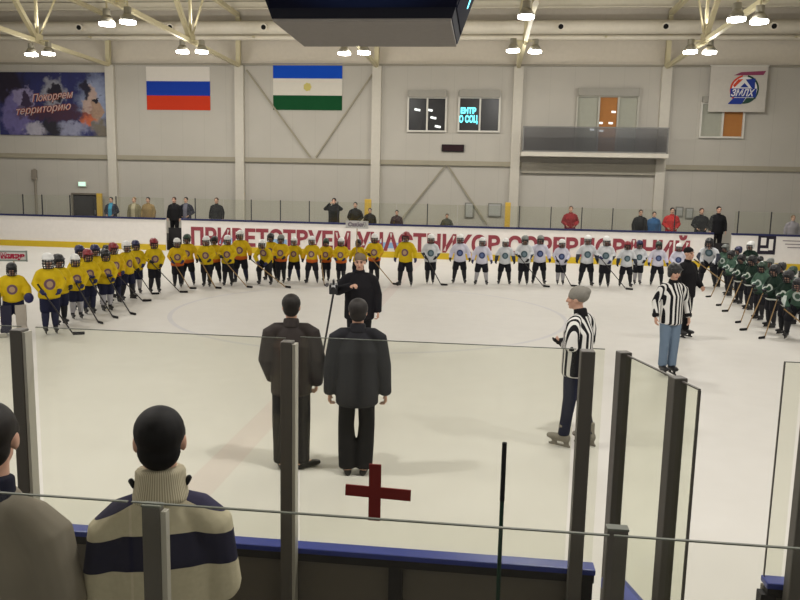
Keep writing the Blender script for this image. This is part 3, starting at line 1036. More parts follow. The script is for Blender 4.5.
def hair_mesh(P, voxel, hk=1.0, full=1.0):
    bm = bmesh.new()
    ball(bm, (0, .026, .048), (.087 * full, .1 * full, .088 * full), 16)
    ball(bm, (0, .046, -.015), (.074 * full, .062, .072), 14)
    for s in (-1, 1):
        ball(bm, (s * .072, .0, .03), (.016, .03, .04), 8)
    b2 = bmesh.new()
    merge(b2, bm, head_matrix(P, hk))
    return fuse(b2, 'hair', voxel, 1)


def cap_mesh(P, voxel, beanie=False, peak=False):
    bm = bmesh.new()
    if beanie:
        ball(bm, (0, .03, .062), (.097, .118, .1), 16)
        tube(bm, [(0, .02, .02), (0, .02, .055)], [(.093, .112), (.095, .114)], n=18, cap=.3)
        ball(bm, (0, .1, .1), (.06, .06, .05), 10)
    else:
        ball(bm, (0, .02, .065), (.09, .106, .082), 16)
        if peak:
            tube(bm, [(0, -.06, .06), (0, -.15, .045)], [(.075, .012), (.06, .01)], (1, 0, 0), 12)
    b2 = bmesh.new()
    merge(b2, bm, head_matrix(P))
    return fuse(b2, 'hat', voxel, 1)


def collar_mesh(P, voxel, r=.078, h=.055, down=.03):
    nk = P['neck']
    bm = bmesh.new()
    tube(bm, [nk + V3((0, .01, -down)), nk + V3((0, .0, h * .5)), nk + V3((0, -.005, h))], [(r * 1.12, r * 1.02), (r, r * .95), (r * .97, r * .93)], n=18, cap=.15)
    return fuse(bm, 'collar', voxel, 1)


def spawn(name, parts, loc, rz, s, label, cat='person', group=None):
    """parts: [(part name, mesh, material, label or None)]; the first is the thing itself"""
    root = None
    for nm, me, mt, lab in parts:
        o = bpy.data.objects.new(name if root is None else nm, me)
        if not me.materials:
            me.materials.append(None)
        COL.objects.link(o)
        o.material_slots[0].link = 'OBJECT'
        o.material_slots[0].material = mt
        if root is None:
            root = o
            o.location = loc
            o.rotation_euler = (0, 0, math.radians(rz))
            o.scale = (s, s, s)
            tag(o, label, cat, group)
        else:
            o.parent = root
            if lab:
                o['label'] = lab
    return root


# materials for clothing
def stripes_material():
    t = NT('referee_stripes', 0.75, 0.15)
    _, x, y, z = t.obj()
    # stripes run down the chest and round the flanks
    u = t.math('ADD', x, t.math('MULTIPLY', y, 0.75))
    p = t.math('PINGPONG', t.math('ADD', u, 0.5), 0.034)
    return t.done(t.mix(t.math('GREATER_THAN', p, 0.018), (24, 24, 28), (222, 220, 216)))


def jersey(name, base, hem, mark, mark2, arms=None, hem_z=0.9, ring=False):
    t = NT(name, 0.75, 0.15)
    _, x, y, z = t.obj()
    c = t.mix(t.noise(7), base, tuple(v * .88 for v in base))
    nz = t.math('ADD', z, t.math('MULTIPLY', t.noise(5), .05))
    c = t.mix(t.math('LESS_THAN', nz, hem_z), c, hem)
    if arms:
        c = t.mix(t.math('MULTIPLY', t.math('GREATER_THAN', t.math('ABSOLUTE', x), .245), t.math('LESS_THAN', z, 1.2)), c, arms)
    fr = t.math('LESS_THAN', y, 0.0)
    sp = t.math('MULTIPLY', t.spot(x, z, 0, 1.2, .125, .13, .15), fr)
    c = t.mix(sp, c, mark)
    sp = t.math('MULTIPLY', t.spot(x, z, 0, 1.2, .07, .075, .2), fr)
    c = t.mix(sp, c, mark2)
    return t.done(c)


YJ = [jersey('jersey_yellow', (208, 178, 26), (200, 166, 28), (104, 78, 92), (166, 140, 110), None, .86),
      jersey('jersey_yellow_orange', (210, 176, 28), (186, 92, 38), (110, 82, 96), (176, 152, 124), (200, 150, 30), 1.02)]
WJ = [jersey('jersey_white', (212, 214, 218), (206, 208, 212), (70, 92, 100), (112, 130, 140), (60, 64, 76), .84),
      jersey('jersey_white_lilac', (212, 210, 224), (60, 66, 110), (52, 62, 104), (96, 110, 150), (204, 200, 226), .86)]
GJ = [jersey('jersey_green', (26, 44, 36), (204, 208, 204), (196, 204, 196), (50, 76, 60), (22, 30, 28), .93),
      jersey('jersey_green_pale', (70, 96, 82), (36, 52, 44), (190, 200, 194), (70, 90, 80), (190, 198, 192), .95)]
CL = lambda nm, c, r=.8: M(nm, c, r, .15, 0, .15, 9)
BLACKC, NAVYC = CL('cloth_black', (27, 26, 28)), CL('cloth_navy', (34, 38, 58))
PANTS_B, PANTS_N = CL('pants_black', (32, 32, 38)), CL('pants_navy', (32, 34, 56))
HEL = {'white': M('helmet_white', (222, 222, 220), .35, .5), 'black': M('helmet_black', (30, 30, 34), .35, .5), 'red': M('helmet_red', (132, 36, 44), .35, .5),
       'navy': M('helmet_navy', (36, 38, 78), .35, .5), 'grey': M('helmet_grey', (112, 116, 112), .35, .5), 'green': M('helmet_green', (44, 66, 52), .35, .5)}
SKT = M('skate_black', (36, 35, 37), .45, .4)
SKW = M('skate_pale', (168, 164, 156), .5, .4)
CAGE = M('cage_wire', (34, 34, 38), .5, .3)
GLV = {'b': M('glove_black', (34, 34, 40), .6), 'n': M('glove_navy', (38, 42, 84), .6)}
SOCK = {'b': M('sock_black', (38, 38, 42), .8), 'w': M('sock_pale', (170, 168, 172), .8), 'n': M('sock_navy', (38, 40, 62), .8)}
WOOD = M('stick_wood', (150, 122, 82), .5, .3)
TAPE = M('stick_tape_black', (30, 28, 30), .8)
STKB = M('stick_black', (44, 40, 40), .45, .4)

KP = {
    'stand': pose(elL=(.30, -.01, 1.14), wrL=(.2, -.2, .98), elR=(-.30, -.01, 1.14), wrR=(-.2, -.2, .98), hpitch=4),
    'stick': pose(elL=(.3, -.02, 1.15), wrL=(.17, -.24, .93), elR=(-.31, -.03, 1.15), wrR=(-.2, -.23, 1.06), ankL=(.14, .02, .1), ankR=(-.14, .02, .1), hyaw=6, hpitch=8),
    'wide': pose(elL=(.32, .02, 1.16), wrL=(.37, -.08, .93), elR=(-.32, .02, 1.16), wrR=(-.36, -.04, .92), kneL=(.16, -.03, .5), kneR=(-.16, -.03, .5),
                 ankL=(.21, .02, .1), ankR=(-.21, .02, .1), toeL=(.3, -1, 0), toeR=(-.3, -1, 0), hyaw=-8),
    'lean': pose(pel=(0, .14, .86), chest=(0, -.04, 1.14), neck=(0, -.17, 1.28), head=(0, -.25, 1.42), hipL=(.1, .13, .84), hipR=(-.1, .13, .84), kneL=(.19, -.1, .48), kneR=(-.19, -.1, .48),
                 ankL=(.23, .03, .1), ankR=(-.23, .03, .1), shL=(.19, -.13, 1.24), shR=(-.19, -.13, 1.24), elL=(.31, -.18, .98), elR=(-.31, -.18, .98), wrL=(.19, -.3, .78), wrR=(-.17, -.3, .8), hpitch=-6),
}
KP['fwd'] = pose(elL=(.30, -.02, 1.14), wrL=(.12, -.26, .94), elR=(-.30, -.03, 1.14), wrR=(-.06, -.25, 1.06), hpitch=8)
STICK = {'fwd': ((-.1, -.2, 1.14), (.3, -1.0, .03), (.05, -.25)), 'stand': ((-.27, -.22, 1.18), (.42, -.36, .03), (.24, -.05)), 'stick': ((-.27, -.24, 1.16), (.78, -.3, .03), (.24, -.1)),
         'wide': ((.36, -.1, 1.12), (.62, -.5, .03), (.1, -.24)), 'lean': ((-.42, -.34, .92), (.95, -.44, .03), (.24, -.08))}
KV = .021
HK = 1.24
LIFT = .085
KIT = {}
for kn, P in KP.items():
    d = {'figure': body_mesh(P, KV, HK, hands=False), 'jersey': upper_mesh(P, KV, 1.02, -.13, (.245, .185), (.21, .15), (.095, .085, .07)),
         'hockey_pants': lower_mesh(P, KV, 1.06, (.13, .118, .108), .06), 'helmet': helmet_mesh(P, HK, .016), 'face_cage': cage_mesh(P, HK)}
    for s in 'LR':
        d['hockey_sock' + s] = tube_part([P['kne' + s] + V3((0, 0, .03)), P['kne' + s].lerp(P['ank' + s], .4), P['ank' + s] + V3((0, 0, .02))], [.096, .09, .066], KV, 'hockey_sock', cap=.3)
        d['skate' + s] = skate_mesh(P, s, .014)
        d['glove' + s] = glove_mesh(P, s, .015, 1.1)
    for me in d.values():
        me.transform(Matrix.Translation((0, 0, LIFT)))
    KIT[kn] = d
    a, h, bd = V3(STICK[kn][0]) + V3((0, 0, .05)), V3(STICK[kn][1]), V3((*STICK[kn][2], 0))
    bm = bmesh.new()
    beam(bm, a, h, .024, .03)
    d['shaft'] = mesh(bm, 'stick_shaft')
    bm = bmesh.new()
    tube(bm, [h + V3((0, 0, .01)), h + bd * .5 + V3((0, 0, .005)), h + bd + V3((0, -.02, .012))], [(.04, .012), (.04, .012), (.034, .01)], (0, 0, 1), 8, .6)
    d['blade'] = mesh(bm, 'stick_blade', True)
    bm = bmesh.new()
    cyl(bm, a.lerp(h, 0), a.lerp(h, .12), .021, 8)
    d['grip'] = mesh(bm, 'stick_grip')


def player(loc, rz, s, kp, jm, pants, hel, sock, glv, label, sticklabel=None, group=None, dark=False):
    d = KIT[kp]
    parts = [('figure', d['figure'], SKIN, None), ('jersey', d['jersey'], jm, None), ('hockey_pants', d['hockey_pants'], pants, None),
             ('helmet', d['helmet'], HEL[hel], hel + ' helmet'), ('face_cage', d['face_cage'], CAGE, None)]
    for q in 'LR':
        parts += [('hockey_sock', d['hockey_sock' + q], SOCK[sock], None), ('skate', d['skate' + q], SKT, None), ('glove', d['glove' + q], GLV[glv], None)]
    o = spawn('hockey_player', parts, loc, rz, s, label, 'person', group)
    if sticklabel:
        spawn('hockey_stick', [('shaft', d['shaft'], STKB if dark else WOOD, None), ('blade', d['blade'], TAPE, 'black taped blade'), ('grip_tape', d['grip'], TAPE, None)],
              loc, rz, s, sticklabel, 'hockey stick', 'hockey sticks of the young players')
    return o


YELLOW_LINE = [
    (-8.61, 18.83, 0.759, 'stick', 40, 0, 'red', 1),
    (-8.44, 19.93, 0.726, 'stand', 25, 1, 'white', 1),
    (-8.39, 20.52, 0.768, 'wide', 10, 1, 'green', 0),
    (-7.76, 20.35, 0.753, 'stand', 5, 0, 'white', 1),
    (-7.86, 21.27, 0.723, 'wide', 0, 1, 'black', 0),
    (-7.27, 20.72, 0.763, 'stick', 5, 0, 'white', 1),
    (-7.14, 21.48, 0.819, 'wide', 0, 1, 'white', 0),
    (-6.33, 21.23, 0.792, 'lean', -5, 0, 'white', 1),
    (-6.47, 22.32, 0.759, 'wide', 0, 1, 'black', 0),
    (-6.01, 21.82, 0.757, 'stand', 0, 1, 'grey', 0),
    (-5.73, 22.28, 0.708, 'wide', 4, 0, 'white', 0),
    (-5.1, 21.96, 0.743, 'wide', 0, 1, 'white', 1),
    (-4.8, 22.56, 0.697, 'stand', 0, 1, 'green', 0),
    (-4.27, 22.25, 0.723, 'stand', -4, 1, 'white', 0),
    (-3.86, 22.92, 0.684, 'wide', 0, 0, 'black', 0),
    (-3.31, 22.61, 0.789, 'stick', 0, 1, 'white', 1),
    (-2.29, 22.04, 0.850, 'wide', -10, 0, 'red', 0),
]
WHITE_LINE = [
    (-1.61, 22.85, 0.799, 'stand', 5, 0, 'white', 1),
    (-0.73, 23.24, 0.800, 'wide', 0, 1, 'white', 0),
    (-0.05, 23.05, 0.768, 'wide', 0, 1, 'white', 0),
    (0.66, 23.39, 0.752, 'wide', 0, 0, 'white', 0),
    (1.25, 23.43, 0.807, 'stick', -6, 0, 'grey', 1),
    (1.75, 23.83, 0.803, 'wide', 0, 1, 'grey', 0),
    (2.41, 23.77, 0.750, 'stand', 0, 1, 'white', 1),
    (3.19, 23.74, 0.826, 'wide', 0, 0, 'white', 0),
    (3.72, 23.52, 0.825, 'stick', -8, 0, 'white', 1),
    (4.41, 23.84, 0.745, 'wide', 0, 0, 'red', 0),
    (4.91, 24.54, 0.745, 'stand', 0, 0, 'navy', 0),
    (5.47, 24.39, 0.742, 'wide', 0, 1, 'green', 0),
    (6.07, 24.31, 0.721, 'stand', -10, 1, 'white', 0),
    (7.01, 24.33, 0.931, 'lean', -25, 0, 'black', 1),
]
YELLOW_GROUP = [
    (-8.08, 13.13, 0.801, 'stand', 40, 0, 'white', 1),
    (-8.41, 14.03, 0.748, 'stand', 60, 0, 'black', 0),
    (-8.47, 14.74, 0.717, 'fwd', 45, 0, 'white', 1),
    (-8.54, 15.38, 0.745, 'fwd', 48, 0, 'red', 1),
    (-8.95, 16.45, 0.751, 'wide', 62, 0, 'navy', 0),
    (-8.38, 15.84, 0.729, 'fwd', 50, 0, 'black', 1),
    (-8.77, 16.97, 0.759, 'stick', 55, 1, 'red', 1),
    (-8.71, 17.5, 0.761, 'wide', 70, 0, 'white', 0),
    (-8.97, 18.54, 0.736, 'stand', 40, 0, 'navy', 1),
    (-9.05, 15.96, 0.761, 'wide', 60, 0, 'navy', 0),
    (-9.24, 17.54, 0.701, 'wide', 65, 0, 'black', 0),
]
GREEN_GROUP = [
    (7.09, 22.51, 0.695, 'fwd', -72, 1, 'black', 1),
    (6.85, 20.87, 0.701, 'fwd', -68, 0, 'black', 1),
    (6.76, 19.8, 0.731, 'fwd', -72, 0, 'black', 1),
    (6.46, 18.21, 0.722, 'fwd', -64, 1, 'green', 1),
    (6.34, 17.13, 0.737, 'fwd', -72, 0, 'black', 1),
    (6.31, 16.3, 0.713, 'fwd', -64, 0, 'black', 1),
    (6.34, 15.76, 0.755, 'lean', -35, 1, 'black', 1),
    (7.69, 23.79, 0.716, 'wide', -60, 1, 'navy', 0),
    (8.16, 24.16, 0.790, 'wide', -50, 0, 'white', 0),
    (7.57, 21.62, 0.651, 'wide', -60, 0, 'black', 0),
    (7.44, 20.48, 0.672, 'stand', -55, 1, 'grey', 0),
    (7.16, 18.96, 0.686, 'wide', -60, 0, 'black', 0),
    (7.08, 18.08, 0.679, 'stand', -60, 1, 'green', 0),
    (7.12, 17.56, 0.682, 'wide', -60, 0, 'black', 0),
    (7.51, 24.47, 0.721, 'wide', -55, 1, 'grey', 0),
]
GOALIE = (-8.71, 12.98, 0.718)
SIGN_A = ((-8.90, 13.33, 0), 12, 0.53, 0.21, 1.44)
SIGN_B = ((-3.82, 22.37, 0), 0, 0.69, 0.23, 1.78)
COACH = (4.08, 15.57)

def word_row(data, jerseys, pants, sock, glv, who, where, stickwhere):
    order = sorted(range(len(data)), key=lambda i: data[i][0] / data[i][1])
    for n, i in enumerate(order):
        x, y, s, kp, rz, jm, hel, stk = data[i]
        player((x, y, 0), rz, s, kp, jerseys[jm], pants, hel, sock[n % len(sock)], glv[n % len(glv)],
               'player in %s jersey and %s helmet, %s from the left in the %s' % (who, hel, ORD[n], where),
               ('hockey stick of the %s player from the left in the %s' % (ORD[n], stickwhere)) if stk else None, stickwhere + ' players', n % 2 == 0)


word_row(YELLOW_LINE, YJ, PANTS_B, 'bbnb', 'bnb', 'yellow', 'far line', 'far yellow line')
word_row(WHITE_LINE, WJ, PANTS_B, 'bbwb', 'bbn', 'white', 'far line', 'far white line')
word_row(YELLOW_GROUP, YJ, PANTS_N, 'nbwb', 'nb', 'yellow', 'crowded side group', 'crowded yellow group')
word_row(GREEN_GROUP, GJ, PANTS_B, 'bbwb', 'b', 'green', 'crowded side group', 'crowded green group')


# ------------------------------------------------------------------ goalkeeper at the edge of the yellow group

GP = pose(elL=(.33, -.02, 1.14), wrL=(.36, -.2, .98), elR=(-.33, -.02, 1.14), wrR=(-.34, -.2, .96), kneL=(.15, -.05, .48), kneR=(-.15, -.05, .48), ankL=(.19, .02, .1), ankR=(-.19, .02, .1))
gm = {'figure': body_mesh(GP, KV, 1.15, hands=False), 'jersey': upper_mesh(GP, KV, 1.28, -.1, (.2, .16), (.21, .16), (.1, .09, .075)), 'hockey_pants': lower_mesh(GP, KV, 1.25, (.125, .11, .1), .0),
      'helmet': helmet_mesh(GP, 1.18, .016), 'face_cage': cage_mesh(GP, 1.18)}


def pad_mesh(s):
    sx = 1 if s == 'L' else -1
    bm = bmesh.new()
    for z0, z1, w in ((.12, .3, .13), (.3, .52, .14), (.52, .72, .145)):
        box(bm, (sx * (.17 + .02 * (.5 - z0)), -.13, (z0 + z1) / 2), (w * 2 * .92, .14, z1 - z0 + .02))
    box(bm, (sx * .19, -.22, .1), (.24, .24, .12))
    return fuse(bm, 'leg_pad', .02, 2)


gparts = [('figure', gm['figure'], SKIN, None), ('jersey', gm['jersey'], YJ[0], None), ('hockey_pants', gm['hockey_pants'], PANTS_N, None), ('helmet', gm['helmet'], HEL['black'], None), ('face_cage', gm['face_cage'], CAGE, None)]
for q in 'LR':
    gparts.append(('leg_pad', pad_mesh(q), M('pad_pale', (168, 160, 148), .6) if q == 'L' else M('pad_navy', (40, 40, 60), .6), 'pale leg pad' if q == 'L' else 'dark leg pad'))
    gparts.append(('skate', skate_mesh(GP, q, .014), SKT, None))
bm = bmesh.new()
box(bm, GP['wrR'] + V3((-.02, -.08, -.04)), (.2, .06, .34), None, .01)
gparts.append(('blocker', fuse(bm, 'blocker', .016, 1), M('blocker_black', (36, 34, 40), .6), None))
bm = bmesh.new()
ball(bm, GP['wrL'] + V3((.02, -.06, -.06)), (.12, .07, .14), 14)
gparts.append(('catching_glove', fuse(bm, 'catcher', .016, 1), M('catcher_navy', (40, 40, 82), .6), None))
for p in gparts:
    p[1].transform(Matrix.Translation((0, 0, .06)))
gx, gy_, gs = GOALIE
spawn('hockey_goalkeeper', gparts, (gx, gy_, 0), 30, gs, 'goalkeeper in yellow jersey with big leg pads at the end of the yellow group')
bm = bmesh.new()
beam(bm, (-.42, -.33, 1.05), (-.42, -.4, .36), .025, .03)
sh_ = mesh(bm, 'shaft')
bm = bmesh.new()
box(bm, (-.42, -.42, .22), (.03, .09, .42), Matrix.Rotation(.1, 3, 'X'))
box(bm, (-.3, -.45, .06), (.3, .03, .1))
spawn('goalkeeper_stick', [('shaft', sh_, SKW, None), ('paddle', fuse(bm, 'paddle', .012, 1), SKW, None)], (gx, gy_, 0), 30, gs, 'pale wide-bladed stick held by the yellow goalkeeper', 'hockey stick')


# ------------------------------------------------------------------ name signs on poles
def team_sign(loc, rz, w, h, zc, txt, col, label, tw, edge):
    t = empty('team_sign', loc, math.radians(rz), label, 'sign')
    B('sign_pole', WOOD, lambda b: cyl(b, (0, 0.02, .9), (0, 0.02, zc + h / 2 - .03), .015, 8), t)
    BX('sign_board', M('sign_white', (208, 208, 204), .6), (0, 0, zc), (w, .02, h), t, .004)
    B('sign_border', M('sign_border_%d' % edge[0], edge, .6), lambda b: (box(b, (0, -.012, zc + h / 2 - .02), (w, .006, .03)), box(b, (0, -.012, zc - h / 2 + .02), (w, .006, .03)),
                                                                          box(b, (w / 2 - .015, -.012, zc), (.03, .006, h)), box(b, (-w / 2 + .015, -.012, zc), (.03, .006, h))), t)
    me = text_mesh(txt, h * .62, .003, 0, .012, tw)
    link('sign_lettering', me, M('sign_text_%d' % int(zc * 1000), col, .6), t, (-tw / 2, -.016, zc - h * .2))


team_sign(*SIGN_A, 'Мелеуз', (156, 30, 60), 'small white sign with red lettering held up above the yellow goalkeeper', .44, (128, 138, 132))
team_sign(*SIGN_B, 'Сибай', (140, 130, 140), 'small white sign held up on a pole behind the man with the camera', .56, (206, 202, 200))

# ------------------------------------------------------------------ adults
AV = .016
SP = {'sides': pose(), 'pockets': pose(elL=(.29, .04, 1.14), wrL=(.17, -.13, 1.0), elR=(-.29, .04, 1.14), wrR=(-.17, -.13, 1.0)),
      'photo': pose(elL=(.33, -.12, 1.33), wrL=(.1, -.24, 1.55), elR=(-.33, -.12, 1.33), wrR=(-.1, -.24, 1.55), curl=1.1, hpitch=0)}
AK = {}
for kn, P in SP.items():
    AK[kn] = {'figure': body_mesh(P, .013), 'jacket': upper_mesh(P, AV, 1.1, -.14), 'trousers': lower_mesh(P, AV, 1.0), 'hair': hair_mesh(P, .014), 'collar': collar_mesh(P, .014), 'cap': cap_mesh(P, .014),
              'shoeL': shoe_mesh(P, 'L', .013), 'shoeR': shoe_mesh(P, 'R', .013)}
HAIRS = {'dark': M('hair_dark', (30, 25, 22), .6), 'brown': M('hair_brown', (66, 48, 36), .6), 'fair': M('hair_fair', (120, 96, 68), .6)}
SHOE = M('shoe_black', (24, 23, 24), .45, .4)


def adult(loc, rz, s, kp, coat, trou, hair, label, cap=None, open_col=None, group='spectators behind the far boards', coatname='jacket'):
    d = AK[kp]
    parts = [('figure', d['figure'], SKIN, None), (coatname, d['jacket'], coat, None), ('trousers', d['trousers'], trou, None), ('collar', d['collar'], coat, None)]
    parts.append(('knit_cap', d['cap'], cap, None) if cap else ('hair', d['hair'], HAIRS[hair], None))
    parts += [('shoe', d['shoeL'], SHOE, None), ('shoe', d['shoeR'], SHOE, None)]
    return spawn('person', parts, loc, rz, s, label, 'person', group)


def zip_material(name, col, mid):
    t = NT(name, .75, .15)
    _, x, y, z = t.obj()
    return t.done(t.mix(t.math('MULTIPLY', t.math('LESS_THAN', t.math('ABSOLUTE', x), .085), t.math('LESS_THAN', y, 0)), col, mid))


JEAN = CL('jeans_blue', (52, 62, 104))
adult((-16.69, 32.25, 0.45), 0, 1.019, 'pockets', zip_material('zip_navy_cyan', (30, 34, 52), (60, 140, 176)), NAVYC, 'dark', 'spectator in dark jacket open over cyan top, beside the yellow door board')
adult((-15.61, 32.25, 0.45), 0, 1.033, 'sides', zip_material('zip_olive', (118, 110, 84), (170, 160, 136)), BLACKC, 'fair', 'fair-haired spectator in pale olive coat behind the far boards')
adult((-14.96, 32.25, 0.45), 0, 1.041, 'sides', CL('coat_tan', (142, 118, 78)), BLACKC, 'dark', 'spectator in tan jacket next to one in an olive coat')
adult((-13.64, 32.0, 0.45), 0, 1.061, 'sides', BLACKC, BLACKC, 'brown', 'spectator dressed in black standing in the open gate near the yellow team')
adult((-13.20, 32.25, 0.45), 0, 1.064, 'pockets', zip_material('zip_black_grey', (30, 30, 44), (98, 96, 112)), JEAN, 'dark', 'spectator in dark jacket with grey front, just right of the first gate')
adult((-11.80, 32.25, 0.45), 0, 1.069, 'sides', CL('jacket_black_two', (20, 20, 22)), JEAN, 'brown', 'spectator in black jacket standing alone above the start of the lettering')
adult((-6.53, 32.25, 0.45), 0, 1.124, 'photo', CL('jacket_black_three', (20, 20, 22)), JEAN, 'dark', 'spectator in black jacket raising both arms to take a photograph')
adult((-5.59, 32.25, 0.45), 0, 1.039, 'pockets', CL('jacket_black_four', (20, 20, 22)), NAVYC, 'dark', 'broad spectator in black jacket, next to the one with raised arms')
adult((-4.95, 32.25, 0.45), 0, 0.902, 'sides', CL('coat_black_five', (26, 25, 26)), BLACKC, 'dark', 'spectator in dark coat partly hidden beside the yellow post')
adult((-3.78, 32.25, 0.45), 0, 0.870, 'sides', CL('coat_plum', (60, 44, 48)), BLACKC, 'dark', 'short spectator in dark plum coat above the middle of the lettering')
adult((-1.62, 32.25, 0.45), 0, 0.816, 'pockets', CL('coat_grey_green', (74, 76, 70)), BLACKC, 'dark', 'small spectator in grey-green jacket barely showing over the boards')
adult((3.56, 32.25, 0.45), 0, 1.066, 'pockets', CL('jacket_dark_red', (134, 28, 34)), BLACKC, 'brown', 'spectator in dark red jacket with nobody beside them')
adult((6.41, 32.25, 0.45), 0, 1.022, 'sides', CL('jacket_black_six', (20, 20, 22)), BLACKC, 'brown', 'spectator in black jacket beside a shorter one in blue')
adult((6.96, 32.25, 0.45), 0, 0.983, 'sides', CL('jacket_blue', (40, 84, 132)), NAVYC, 'dark', 'short spectator in blue jacket between a black and a red jacket')
adult((7.67, 32.25, 0.45), 0, 1.086, 'pockets', CL('jacket_bright_red', (178, 34, 34)), BLACKC, 'dark', 'spectator in bright red jacket between a blue and a black jacket')
adult((8.84, 32.25, 0.45), 0, 1.091, 'pockets', CL('jacket_black_seven', (20, 20, 22)), NAVYC, 'brown', 'broad bareheaded spectator in black jacket just left of the second gate')
adult((9.44, 32.0, 0.45), 0, 1.141, 'sides', CL('coat_long_black', (24, 24, 27)), BLACKC, 'dark', 'tall spectator in black coat standing in the second gate near the green team')
adult((12.44, 32.25, 0.45), 0, 0.980, 'sides', CL('coat_pale_lilac', (150, 144, 154)), JEAN, 'fair', 'spectator in pale lilac coat beyond the second gate')

# ------------------------------------------------------------------ the men on the ice
NV = .011


def man(P, coat_kw, lower_kw, mats, loc, rz, s, label, hat=None, skates=None, extra=(), names=('jacket', 'trousers'), collar=True, lift=0.0, nv=NV, hairfull=1.0):
    bmv = body_mesh(P, .0072)
    parts = [('figure', bmv, SKIN, None), (names[0], upper_mesh(P, nv, **coat_kw), mats[0], None), (names[1], lower_mesh(P, nv, **lower_kw), mats[1], None)]
    if collar:
        parts.append(('collar', collar_mesh(P, nv), mats[2], None))
    if hat:
        parts.append(hat)
    else:
        parts.append(('hair', hair_mesh(P, .01, 1.0, hairfull), mats[3], None))
    for q in 'LR':
        parts.append(('skate' if skates else 'shoe', skate_mesh(P, q, .01) if skates else shoe_mesh(P, q, .009), skates or SHOE, None))
    parts += list(extra)
    if lift:
        for p in parts:
            p[1].transform(Matrix.Translation((0, 0, lift)))
    return spawn('person', parts, loc, rz, s, label)


SUITA = CL('suit_charcoal', (58, 52, 50), .7)
SUITA2 = CL('suit_trousers_charcoal', (44, 42, 42), .7)
SUITB = CL('coat_black', (40, 40, 44), .7)
PA = pose(elL=(.25, .05, 1.13), wrL=(.2, -.12, .9), elR=(-.275, .06, 1.13), wrR=(-.25, -.05, .87), shL=(.205, .01, 1.445), shR=(-.205, .01, 1.445), toeL=(.25, -1, 0), toeR=(-.95, -.5, 0), ankL=(.09, .02, .1), ankR=(-.10, .02, .1), curl=1.0)
man(PA, dict(k=1.1, hem=-.15, hemr=(.185, .13), chr_=(.2, .13), arm=(.074, .064, .056)), dict(k=1.05, legs=(.1, .088, .083)), (SUITA, SUITA2, SUITA, HAIRS['dark']), (-1.88, 7.2, 0), 190, 1.015,
    'man in charcoal suit seen from behind on the ice, standing beside another', hairfull=1.08)
PB = pose(elL=(.258, .03, 1.12), wrL=(.272, -.02, .83), elR=(-.262, .03, 1.12), wrR=(-.28, -.02, .83), shL=(.208, .01, 1.445), shR=(-.208, .01, 1.445), kneL=(.105, -.015, .5), kneR=(-.1, -.015, .5), ankL=(.085, .02, .1), ankR=(-.075, .02, .1), toeL=(.12, -1, 0), toeR=(-.12, -1, 0), curl=.9)
man(PB, dict(k=1.12, hem=-.2, hemr=(.19, .135), chr_=(.205, .13), arm=(.074, .064, .056)), dict(k=1.02, legs=(.09, .08, .088)), (SUITB, BLACKC, SUITB, M('hair_grey_black', (42, 38, 36), .6)), (-1.2, 7.16, 0), 188, 1.005,
    'man in black coat with both hands hanging, seen from behind on the ice', hairfull=1.13)

# camera man
PC = pose(elL=(.275, .03, 1.13), wrL=(.29, -.04, .88), elR=(-.33, -.08, 1.2), wrR=(-.13, -.3, 1.3), shL=(.2, .01, 1.42), shR=(-.2, .01, 1.42), hyaw=-6, hpitch=4, curl=1.0)
man(PC, dict(k=1.18, hem=-.16), dict(k=1.05), (CL('parka_black', (30, 29, 33)), BLACKC, CL('parka_black', (30, 29, 33)), HAIRS['fair']), (-1.95, 11.75, 0), 8, 1.03,
    'man in black parka facing the spectators, holding a video camera on a pole', hat=('cap', cap_mesh(PC, .011, False, False), CL('cap_grey', (122, 108, 92)), 'pale cap'))
vc = empty('video_camera', (-2.3, 11.38, 1.3), math.radians(10), 'black handheld video camera on a slanted pole, held by the man in the parka', 'camera')
VB = M('camera_black', (30, 30, 33), .4, .5)
BX('camera_body', VB, (0, 0, 0), (.13, .26, .15), vc, .015)
B('lens', VB, lambda b: cyl(b, (0, -.13, 0), (0, -.24, 0), .05, 14), vc)
B('microphone', M('foam_grey', (90, 88, 90), .9), lambda b: cyl(b, (-.1, -.1, .06), (-.1, .08, .06), .025, 10), vc)
B('carry_handle', VB, lambda b: (box(b, (0, 0, .13), (.03, .2, .025)), box(b, (0, .09, .1), (.03, .025, .07)), box(b, (0, -.09, .1), (.03, .025, .07))), vc)
BX('white_label', M('label_white', (220, 220, 220), .6), (.0, -.136, .05), (.06, .006, .04), vc)
B('pole', VB, lambda b: cyl(b, (0, 0, -.07), (-.2, .95, -1.28), .017, 10), vc)
B('pole_foot', VB, lambda b: cyl(b, (-.198, .94, -1.25), (-.2, .95, -1.295), .035, 10), vc)

# officials
STRP = stripes_material()
PR1 = pose(elL=(.28, .06, 1.15), wrL=(.05, -.135, 1.1), elR=(-.28, .04, 1.15), wrR=(-.03, -.17, 1.13), head=(0, -.05, 1.625), hyaw=12, curl=1.2, kneL=(.1, -.02, .5), ankL=(.12, -.06, .1), ankR=(-.12, .14, .1), kneR=(-.1, .04, .5))
gl1 = [('glove', glove_mesh(PR1, q, .011, .85), BLACKC, None) for q in 'LR']
man(PR1, dict(k=1.1, hem=-.14), dict(k=.98), (STRP, CL('pants_dark_navy', (34, 36, 54)), BLACKC, HAIRS['dark']), (1.08, 8.35, 0), -122, .985,
    'referee in striped shirt and grey knit hat turned sideways with folded arms', hat=('knit_hat', cap_mesh(PR1, .011, True), M('knit_grey', (140, 136, 128), .9, .1, 0, .3, 60), None),
    skates=M('skate_grey', (128, 122, 112), .5), extra=gl1, names=('striped_shirt', 'trousers'), lift=LIFT)
